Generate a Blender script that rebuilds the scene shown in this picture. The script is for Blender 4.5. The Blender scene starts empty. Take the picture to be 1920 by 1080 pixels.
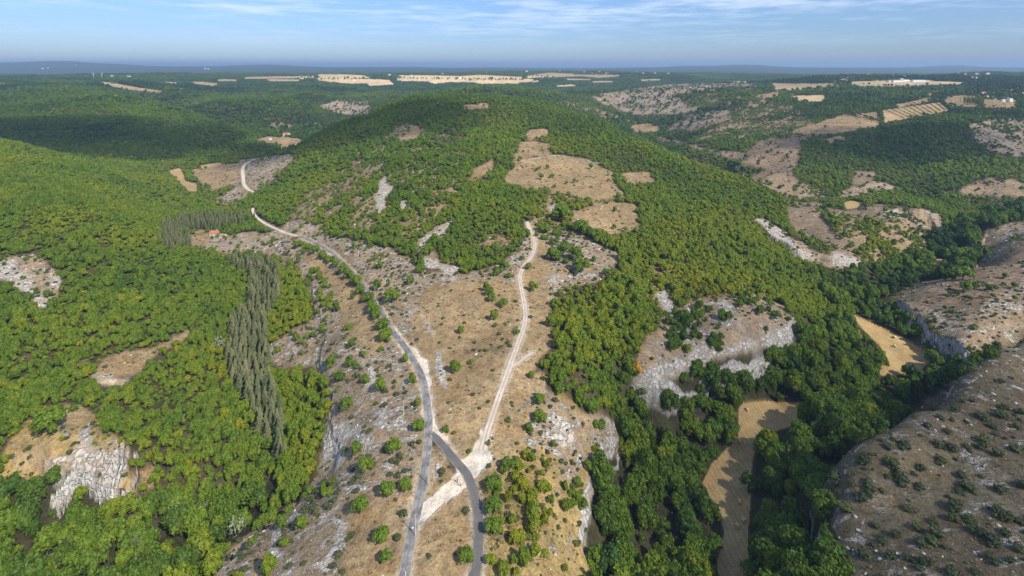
import bpy, math, random
import numpy as np
from mathutils import Vector, Matrix
# ------------------------------------------------------------------ camera, sky, sun
C = bpy.context.scene
H = 160.0                      # camera height above the spur
F = 960.0                      # focal length in survey units (frame 1920 wide)
HY = 122.0                     # row of the true horizon
cd = bpy.data.cameras.new('camera'); cam = bpy.data.objects.new('camera', cd); C.collection.objects.link(cam)
cam.location = (0, 0, H); cam.rotation_euler = (math.radians(90), 0, 0)
cd.sensor_width = 36; cd.lens = 36*F/1920; cd.shift_y = -(540-HY)/1920
cd.clip_start = 1; cd.clip_end = 90000
C.camera = cam
SUN_EL, SUN_AZ = math.radians(42), math.radians(180-42)      # sun behind the camera, to the right (azimuth from +Y, clockwise)
W = bpy.data.worlds.new('World'); C.world = W; W.use_nodes = True
wn, wl = W.node_tree.nodes, W.node_tree.links
sky = wn.new('ShaderNodeTexSky'); sky.sky_type = 'NISHITA'; sky.sun_disc = False
sky.sun_elevation = SUN_EL; sky.sun_rotation = SUN_AZ; sky.altitude = 300; sky.ozone_density = 3.0; sky.dust_density = 0.4; sky.air_density = 1.0
bg = wn['Background']; bg.inputs['Strength'].default_value = 0.1
# thin high cloud streaks, laid out on a flat layer high above the ground
def N(t, nodes, **kw):
    n = nodes.new(t)
    for k, v in kw.items(): setattr(n, k, v)
    return n
tc = wn.new('ShaderNodeTexCoord'); sx = wn.new('ShaderNodeSeparateXYZ'); wl.new(tc.outputs['Generated'], sx.inputs[0])
mz = N('ShaderNodeMath', wn, operation='ADD'); mz.inputs[1].default_value = 0.02; wl.new(sx.outputs['Z'], mz.inputs[0])
dx = N('ShaderNodeMath', wn, operation='DIVIDE'); wl.new(sx.outputs['X'], dx.inputs[0]); wl.new(mz.outputs[0], dx.inputs[1])
dy = N('ShaderNodeMath', wn, operation='DIVIDE'); wl.new(sx.outputs['Y'], dy.inputs[0]); wl.new(mz.outputs[0], dy.inputs[1])
cb = wn.new('ShaderNodeCombineXYZ'); wl.new(dx.outputs[0], cb.inputs[0]); wl.new(dy.outputs[0], cb.inputs[1])
n1 = wn.new('ShaderNodeTexNoise'); n1.inputs['Scale'].default_value = 1.1; n1.inputs['Detail'].default_value = 9; n1.inputs['Roughness'].default_value = 0.62; wl.new(cb.outputs[0], n1.inputs['Vector'])
n2 = wn.new('ShaderNodeTexNoise'); n2.inputs['Scale'].default_value = 0.16; n2.inputs['Detail'].default_value = 3; wl.new(cb.outputs[0], n2.inputs['Vector'])
cm = N('ShaderNodeMath', wn, operation='MULTIPLY'); wl.new(n1.outputs['Fac'], cm.inputs[0]); wl.new(n2.outputs['Fac'], cm.inputs[1])
cr = wn.new('ShaderNodeMapRange'); cr.inputs['From Min'].default_value = 0.21; cr.inputs['From Max'].default_value = 0.36; cr.inputs['To Max'].default_value = 0.62; wl.new(cm.outputs[0], cr.inputs['Value'])
fade = wn.new('ShaderNodeMapRange'); fade.inputs['From Min'].default_value = 0.025; fade.inputs['From Max'].default_value = 0.10; wl.new(sx.outputs['Z'], fade.inputs['Value'])
cf = N('ShaderNodeMath', wn, operation='MULTIPLY'); wl.new(cr.outputs[0], cf.inputs[0]); wl.new(fade.outputs[0], cf.inputs[1])
tint = wn.new('ShaderNodeMix'); tint.data_type = 'RGBA'; tint.blend_type = 'MULTIPLY'; tint.inputs['Factor'].default_value = 1
wl.new(sky.outputs[0], tint.inputs['A'])
tr_ = wn.new('ShaderNodeValToRGB'); wl.new(sx.outputs['Z'], tr_.inputs[0]); tr_.color_ramp.elements[0].color = (0.44, 0.54, 0.80, 1); tr_.color_ramp.elements[1].position = .16; tr_.color_ramp.elements[1].color = (0.68, 0.80, 1.0, 1); wl.new(tr_.outputs[0], tint.inputs['B'])
cl = wn.new('ShaderNodeMix'); cl.data_type = 'RGBA'; wl.new(cf.outputs[0], cl.inputs['Factor']); wl.new(tint.outputs['Result'], cl.inputs['A']); cl.inputs['B'].default_value = (6.2, 6.9, 8.0, 1)
wl.new(cl.outputs['Result'], bg.inputs['Color'])
sd = bpy.data.lights.new('sun', 'SUN'); sd.energy = 4.0; sd.angle = math.radians(0.53); sd.color = (1.0, 0.92, 0.78)
so = bpy.data.objects.new('sun', sd); C.collection.objects.link(so)
sdir = Vector((math.sin(SUN_AZ)*math.cos(SUN_EL), math.cos(SUN_AZ)*math.cos(SUN_EL), math.sin(SUN_EL)))   # towards the sun
so.rotation_euler = sdir.to_track_quat('Z', 'Y').to_euler(); so.location = sdir*4000
C.view_settings.view_transform = 'Standard'; C.view_settings.look = 'None'; C.view_settings.gamma = 1; C.view_settings.exposure = 0.6
C.render.engine = 'CYCLES'
random.seed(7); rng = np.random.default_rng(11)
# ------------------------------------------------------------------ noise
_p = rng.permutation(4096); _g = rng.random(4096)*2-1
def _h(ix, iy): return _g[(_p[(ix & 4095)] + iy) & 4095]
def vnoise(x, y):
    xi = np.floor(x).astype(np.int64); yi = np.floor(y).astype(np.int64); fx = x-xi; fy = y-yi
    fx = fx*fx*(3-2*fx); fy = fy*fy*(3-2*fy)
    a = _h(xi, yi); b = _h(xi+1, yi); c = _h(xi, yi+1); d = _h(xi+1, yi+1)
    return (a*(1-fx)+b*fx)*(1-fy)+(c*(1-fx)+d*fx)*fy
def fbm(x, y, L, o=4, r=0.5):
    s = 0; a = 1.0; t = 0
    for i in range(o):
        s = s+a*vnoise(x/L+17.3*i, y/L-9.1*i); t += a; a *= r; L *= 0.49
    return s/t
# ------------------------------------------------------------------ terrain survey: sight line (column, row) and ground height z
SV = """
# spur: roads and grassland
780 1000 0;895 1000 0;805 810 0;850 900 0;745 1080 0;885 1080 0;700 1060 -1;620 1060 -3;800 660 0;740 620 -2;715 590 -3;640 490 -7;600 468 -10
560 445 -13;475 390 -20;520 425 -17;455 340 -26;470 300 -28;900 830 1;940 730 3;980 600 5;975 520 6;1000 430 9;860 650 2;860 560 4;760 520 1
960 960 -1;1000 880 -2;1020 800 -2;1000 740 1;1040 700 2;700 800 -3;680 900 -4;620 980 -7;560 1060 -8;700 700 -4;650 640 -6
# left scarp of the spur and the left valley
600 560 -13;570 500 -15;620 720 -13;640 820 -14;600 900 -19;540 960 -22;460 1030 -22;400 1080 -22
560 640 -24;570 760 -27;520 680 -32;535 560 -26;500 500 -27;480 700 -35;500 560 -31;530 830 -33;480 930 -36;400 980 -37;330 1060 -38;480 620 -34;440 470 -27;380 445 -30;400 420 -31
350 400 -33;340 330 -37;420 330 -30;360 350 -36;300 390 -33;430 400 -27
# left slope
430 600 -32;400 700 -31;380 850 -32;300 620 -18;300 500 -8;300 420 -14;200 500 6;200 400 18;100 400 30;0 400 30;0 500 14;0 600 0;100 600 -4;200 600 -9;0 700 -12;100 700 -13;200 700 -17;300 720 -23;150 790 -14;60 800 -13;0 850 -16
100 860 -16;200 850 -16;240 860 -18;200 920 -27;100 910 -26;0 960 -27;150 1000 -35;0 1080 -38;150 1080 -38;260 900 -28;-150 700 -4;-150 500 20;-150 900 -16;-150 1080 -34
0 266 42;80 290 34;200 326 10;300 340 -24;-150 240 52;0 320 38;100 340 24;250 380 -10
# main hill
700 450 6;620 430 -4;600 370 2;560 340 -6;680 370 16;700 300 28;800 400 16;900 400 17;800 300 36;850 470 8;740 400 14;900 470 8;930 340 24;1000 300 30;1000 250 40;1060 320 22;1130 345 19;1130 410 11;1060 400 13;1180 320 17;1100 260 34
850 191 60;940 190 61;760 196 56;700 209 49;640 234 38;600 262 25;560 282 8;1000 196 57;1060 208 50;1130 230 42;1200 264 30;1250 290 20;1310 311 12;1370 330 5;1430 350 0;1480 380 -8;900 230 52;800 240 47
1200 400 8;1200 500 2;1100 500 3;1080 560 1;1150 600 0;1100 700 0;1230 600 -2;1300 350 5;1300 450 0;1350 400 0;1400 450 -6;1350 520 -7;1250 450 4;1430 550 -12;1480 600 -13;1400 630 -13;1300 680 -12;1210 710 -10
1300 600 -7;1480 500 -17;1530 600 -26;1600 640 -36;1440 700 -33;1300 730 -27;1200 770 -25;1130 780 -10;1120 860 -14;1060 900 -8;1080 1000 -13;1000 1000 -3;960 1070 -1;1040 1080 -7;1120 1080 -20;1180 950 -30;1200 1050 -34;1250 900 -36;1160 850 -24
1560 520 -28;1500 430 -20;1450 400 -10
# right valley floor
1400 900 -40;1425 900 -38;1450 770 -40;1350 1000 -40;1380 820 -40;1340 1080 -40;1300 820 -37;1460 950 -32;1480 850 -33;1500 760 -40;1560 750 -38;1620 700 -38;1680 650 -39;1640 620 -38;1720 680 -38;1600 600 -37;1600 550 -36;1660 520 -36;1760 492 -36
1850 420 -38;1920 388 -38;1700 540 -34;1520 1000 -19;1520 900 -20;1560 810 -22;1410 1000 -38;1640 780 -24;1600 800 -20;1560 780 -28;2050 360 -38
# foreground right plateau
1600 1060 -2;1575 960 -2;1565 890 -2;1610 835 -1;1700 785 0;1790 715 0;1860 665 1;1925 620 2;1750 900 4;1900 1000 7;1850 780 4;1750 1060 5;1940 700 5;2060 560 6;2060 900 8;2060 1080 10;1650 950 1;1680 1070 3
# second spur on the right
1690 562 -29;1740 600 -25;1800 640 -21;1740 545 -20;1800 540 -15;1900 480 -4;1860 500 -10;1920 560 -8;2050 500 0;1860 600 -13;1850 430 -16;1920 440 -5;1840 470 -24;2050 420 0;1900 405 -18;1700 530 -30
# hills beyond the right valley
1600 500 -24;1540 490 -22;1600 440 -14;1520 400 -9;1600 395 -12;1660 395 -12;1730 395 -12;1760 430 -26;1700 440 -20;1640 470 -24;1500 375 -9;1580 375 -20;1450 375 -22;1560 350 -20;1500 340 -16;1600 340 -18
1640 370 -20;1720 350 -24;1780 355 -14;1760 375 -30;1830 370 -24;1900 365 -22;1850 330 -8;1920 310 -3;1700 310 -12;1770 290 5;1560 300 -4;1640 280 4;1650 240 27;1760 240 38;1870 230 36;1900 280 12;1840 260 26;2050 300 0
1440 325 -8;1380 300 -6;1330 292 -14;1290 280 -22;1400 330 -30;1340 318 -34;1300 300 -36;1260 270 -37;1230 252 -38;1470 290 2;1420 270 4;1480 262 12;1560 235 30;1630 228 36;1500 240 20;1400 240 8;1320 250 -8;1350 225 16;1300 210 20;1420 205 40;1520 190 58
1400 180 62;1720 212 46;1780 195 58;1700 185 64;1850 190 66;1910 195 64;1600 170 76;1600 155 84;1700 155 84;1800 155 86;1900 160 84;1450 158 76;1500 150 88;1750 142 98;1850 140 100;1920 140 100;1640 146 92;2050 150 90;2050 200 60
1250 165 58;1300 158 66;1350 160 68;1200 172 46;1150 180 34;1100 182 30;1200 200 10;1280 190 34;1200 232 -28;1260 225 -8;1130 200 -2;1160 225 -25;1180 240 -34
# second hill
930 166 72;860 176 58;800 190 36;1010 173 60;1080 188 30;1130 205 -8;730 197 10
# left distance
250 185 50;330 207 34;420 238 8;480 262 -16;200 172 58
560 262 -33;530 262 -33;500 270 -34;600 230 -26;640 215 -24;540 235 -25;450 290 -34;400 300 -34;300 310 -30;200 290 -14;100 260 6;0 230 32;100 220 34;0 190 50;100 180 60;0 158 68;150 160 66;300 250 0;400 260 -14;300 215 30;400 230 8;200 200 52;480 245 -20;250 160 66;300 168 58
400 190 36;500 180 34;450 205 16;550 200 14;600 180 34;650 190 8;700 185 12;500 160 52;400 150 66;640 150 64;700 160 42;780 155 44;640 142 70;760 145 74;880 145 76;960 150 66;1040 152 60;1100 160 36;1000 142 78;1050 134 104;1100 140 92;1200 150 66;1250 145 72;900 160 40;350 140 84;200 146 82;0 153 72;-150 160 66;-150 200 50;-150 300 44;500 142 74
"""
CP = []
for ln in SV.splitlines():
    if not ln.strip() or ln.startswith('#'): continue
    for q in ln.split(';'):
        a, b, z = map(float, q.split()); Y = (H-z)*F/(b-HY); CP.append(((a-960)/F, math.log(Y), z))
def cpw(px, Y, z): CP.append(((px-960)/F, math.log(Y), z))
# ground behind ridges and far away (column, distance, height)
for q in """850 1700 20;940 1700 25;760 1500 5;700 1400 -15;640 1250 -28;600 1120 -32;1060 1500 0;1130 1320 -25;1200 1150 -36;1250 1080 -37;1370 900 -34;1430 800 -33;1490 720 -26
250 2050 14;330 1800 -6;420 1500 -26;380 2420 12;470 2420 10;560 2350 0;930 2500 20;860 2450 20;1010 2500 20;1250 2900 20;1350 2900 40;1150 2600 10
0 1000 10;80 980 0;-150 1050 10;200 800 -10;1925 330 -26;1860 300 -30;1790 290 -34;1740 280 -36;1700 255 -36;1610 235 -32;1565 225 -26;2060 330 -20;1900 400 -10""".replace('\n', ';').split(';'):
    cpw(*map(float, q.split()))
for px in range(-300, 2300, 100):
    cpw(px, 95, 0 if 650 < px < 1000 else (-30 if px < 1400 else 6))
# far ridges: row of the skyline at each column, in three ranges of hills
SK = [(-200, 119), (0, 118), (100, 115), (150, 116.5), (200, 120), (240, 121), (290, 126), (330, 125), (430, 123), (480, 122.5), (520, 120.5), (560, 124), (600, 126), (700, 126), (770, 125), (850, 128), (930, 126.5), (1000, 128.5), (1100, 128), (1200, 127.5), (1290, 124), (1340, 123.5), (1400, 121), (1450, 124), (1500, 127), (1620, 127), (1700, 127), (1760, 123.5), (1800, 122.5), (1850, 125.5), (1920, 127), (2150, 126)]
skx = np.array([s[0] for s in SK]); sky_ = np.array([s[1] for s in SK])
for px in range(-300, 2300, 50):
    y = float(np.interp(px, skx, sky_))
    cpw(px, 12500, H-(y-HY)*12500/F)
    if px % 100 == 0:
        cpw(px, 5600, 45 if px < 350 or px > 1450 else 62); cpw(px, 7500, 30 if px < 350 or px > 1450 else 50); cpw(px, 16500, H-(max(y, 126)+1.5-HY)*16500/F); cpw(px, 40000, H-(125.0-HY)*40000/F); cpw(px, 24000, H-(126.5-HY)*24000/F)
CP = np.array(CP); CC = 0.03
def kern(d2): return np.sqrt(d2+CC*CC)
A = kern(((CP[:, None, :2]-CP[None, :, :2])**2*np.array([1.0, 1.0])).sum(-1))
n = len(CP); Pm = np.c_[np.ones(n), CP[:, :2]]
M_ = np.block([[A-0.0015*np.eye(n), Pm], [Pm.T, np.zeros((3, 3))]])
sol = np.linalg.solve(M_, np.r_[CP[:, 2], 0, 0, 0]); wts, lin = sol[:n].astype(np.float32), sol[n:]
def base_z(u, v):
    out = np.empty(u.size, np.float32); uf = u.ravel().astype(np.float32); vf = v.ravel().astype(np.float32)
    cu = CP[:, 0].astype(np.float32); cv = CP[:, 1].astype(np.float32)
    for i in range(0, uf.size, 20000):
        a = uf[i:i+20000, None]; b = vf[i:i+20000, None]
        out[i:i+20000] = np.sqrt((a-cu)**2+(b-cv)**2+CC*CC) @ wts
    return (out+lin[0]+lin[1]*uf+lin[2]*vf).reshape(u.shape)
# coarse base grid (smooth), interpolated to the fine one
def pw(px, py, z): Y = (H-z)*F/(py-HY); return ((px-960)/F*Y, Y)
cu = np.linspace(-1.36, 1.36, 300); cvv = np.linspace(math.log(92), math.log(60000), 420)
CZ = base_z(*np.meshgrid(cu, cvv))
def base_i(u, v):
    x = np.clip((u-cu[0])/(cu[1]-cu[0]), 0, len(cu)-1.001); y = np.clip((v-cvv[0])/(cvv[1]-cvv[0]), 0, len(cvv)-1.001)
    # Catmull-Rom in both directions
    xi = x.astype(int); yi = y.astype(int); fx = x-xi; fy = y-yi
    def wt(t): return [-.5*t+t*t-.5*t**3, 1-2.5*t*t+1.5*t**3, .5*t+2*t*t-1.5*t**3, -.5*t*t+.5*t**3]
    wx, wy = wt(fx), wt(fy); s = 0
    for j in range(4):
        for i in range(4):
            s = s+wx[i]*wy[j]*CZ[np.clip(yi+j-1, 0, len(cvv)-1), np.clip(xi+i-1, 0, len(cu)-1)]
    return s
# scarps: polyline (column,row,z of the rim), drop, recovery length, low side (+1 = right of the walking direction)
SCARPS = [
 (((1205, 722, -11), (1260, 700, -12), (1330, 672, -12.5), (1390, 650, -13), (1440, 628, -13), (1480, 610, -13), (1490, 600, -13.5), (1484, 570, -14)), 9, 16, 1),
 (((1590, 1090, -2), (1572, 1000, -2), (1562, 940, -2), (1562, 895, -2), (1605, 838, -1), (1690, 788, 0), (1785, 718, 0)), 7, 12, -1),
 (((1690, 788, 0), (1785, 718, 0), (1855, 668, 1), (1930, 615, 2), (2100, 500, 4)), 12, 22, -1),
 (((1672, 556, -30), (1700, 576, -28), (1740, 604, -25), (1800, 642, -21), (1870, 640, -14)), 11, 20, 1),
 (((1842, 428, -17), (1830, 450, -20), (1822, 480, -22), (1830, 505, -17)), 9, 18, -1),
 (((630, 900, -16), (640, 830, -14), (622, 760, -13), (612, 700, -13), (606, 640, -13), (604, 590, -13), (594, 552, -13), (575, 510, -15), (545, 492, -17)), 5, 10, -1),
 (((80, 885, -17), (110, 878, -17), (150, 856, -16), (190, 870, -17), (210, 880, -17), (238, 850, -18), (240, 830, -18)), 8, 14, 1),
 (((385, 1085, -22), (440, 1040, -22), (500, 985, -22), (560, 940, -21), (592, 900, -19)), 6, 12, -1),
 (((1660, 398, -12), (1690, 392, -12), (1740, 396, -12), (1765, 412, -14)), 11, 22, 1),
 (((1532, 480, -22), (1560, 492, -23), (1620, 498, -25)), 7, 16, 1),
 (((1420, 415, -9), (1450, 440, -13), (1500, 478, -19), (1530, 482, -22)), 7, 16, 1),
 (((1290, 288, -14), (1340, 298, -12), (1380, 302, -8), (1430, 316, -8), (1470, 330, -9)), 13, 30, 1),
 (((1745, 354, -15), (1775, 352, -14), (1800, 358, -15), (1850, 366, -16)), 9, 22, 1),
 (((1100, 1080, -18), (1080, 1000, -13), (1092, 930, -12), (1110, 870, -13), (1150, 805, -12), (1160, 780, -12)), 5, 10, 1),
 (((178, 700, -17), (210, 706, -17), (245, 712, -18)), 4, 10, 1),
]
def scarp(X, Y, z):
    for pts, D, L, side in SCARPS:
        P = [pw(*p) for p in pts]; xs = [p[0] for p in P]; ys = [p[1] for p in P]; m = L*4
        sel = (X > min(xs)-m) & (X < max(xs)+m) & (Y > min(ys)-m) & (Y < max(ys)+m)
        if not sel.any(): continue
        x = X[sel]; y = Y[sel]; x0_ = x; x = x+5.5*fbm(x, y, 24, 4, .62); y = y+5.5*fbm(x0_+300, y-77, 24, 4, .62)
        best = np.full(x.shape, 1e9); sg = np.zeros(x.shape); tt = np.zeros(x.shape); tot = sum(math.dist(P[i], P[i+1]) for i in range(len(P)-1)); acc = 0
        for i in range(len(P)-1):
            ax, ay = P[i]; bx, by = P[i+1]; ex, ey = bx-ax, by-ay; l = math.hypot(ex, ey)
            t = ((x-ax)*ex+(y-ay)*ey)/(l*l); tcl = np.clip(t, 0, 1)
            d = np.hypot(x-ax-tcl*ex, y-ay-tcl*ey); cross = (ex*(y-ay)-ey*(x-ax))/l
            up = d < best-1e-6; best[up] = d[up]; sg[up] = -np.sign(cross[up]); tt[up] = (acc+t[up]*l)/tot; acc += l
        s = best*sg*side
        en = np.clip(np.minimum(tt+0.02, 1.02-tt)/0.12, 0, 1); en = en*en*(3-2*en)
        k1 = np.clip((s+0.2)/0.9, 0, 1); k2 = np.clip((s-1.8-1.5*fbm(x, y, 11, 2))/0.9, 0, 1); k3 = np.clip((s-4.5-3*fbm(x+40, y, 13, 2))/1.2, 0, 1); k = .45*k1*k1*(3-2*k1)+.33*k2*k2*(3-2*k2)+.22*k3*k3*(3-2*k3)
        mod = (1+0.5*fbm(x, y, 30, 3))*(np.clip(.5+.8*tt, .5, 1.15) if len(pts) == 8 and D == 9 else 1)
        z[sel] -= D*en*k*np.exp(-np.maximum(s, 0)/L)*mod
    return z
def height(X, Y):
    u = X/Y; v = np.log(Y); z = base_i(u, v)
    far = np.clip((Y-900)/900, 0, 1); vf = np.clip((Y-5000)/4000, 0, 1)
    z = z+far*(1-vf)*(9*fbm(X, Y, 260, 3)+(np.abs(fbm(X+999, Y, 520, 3))*-75+16)*np.clip((Y-1500)/1400, 0, 1)*0.75)+vf*18*fbm(X, Y, 1500, 4)
    z = scarp(X, Y, z)
    return z+1.3*fbm(X, Y, 46, 3)*np.clip((Y-90)/100, 0.2, 1)+0.35*fbm(X+50, Y, 9, 3)
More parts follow.
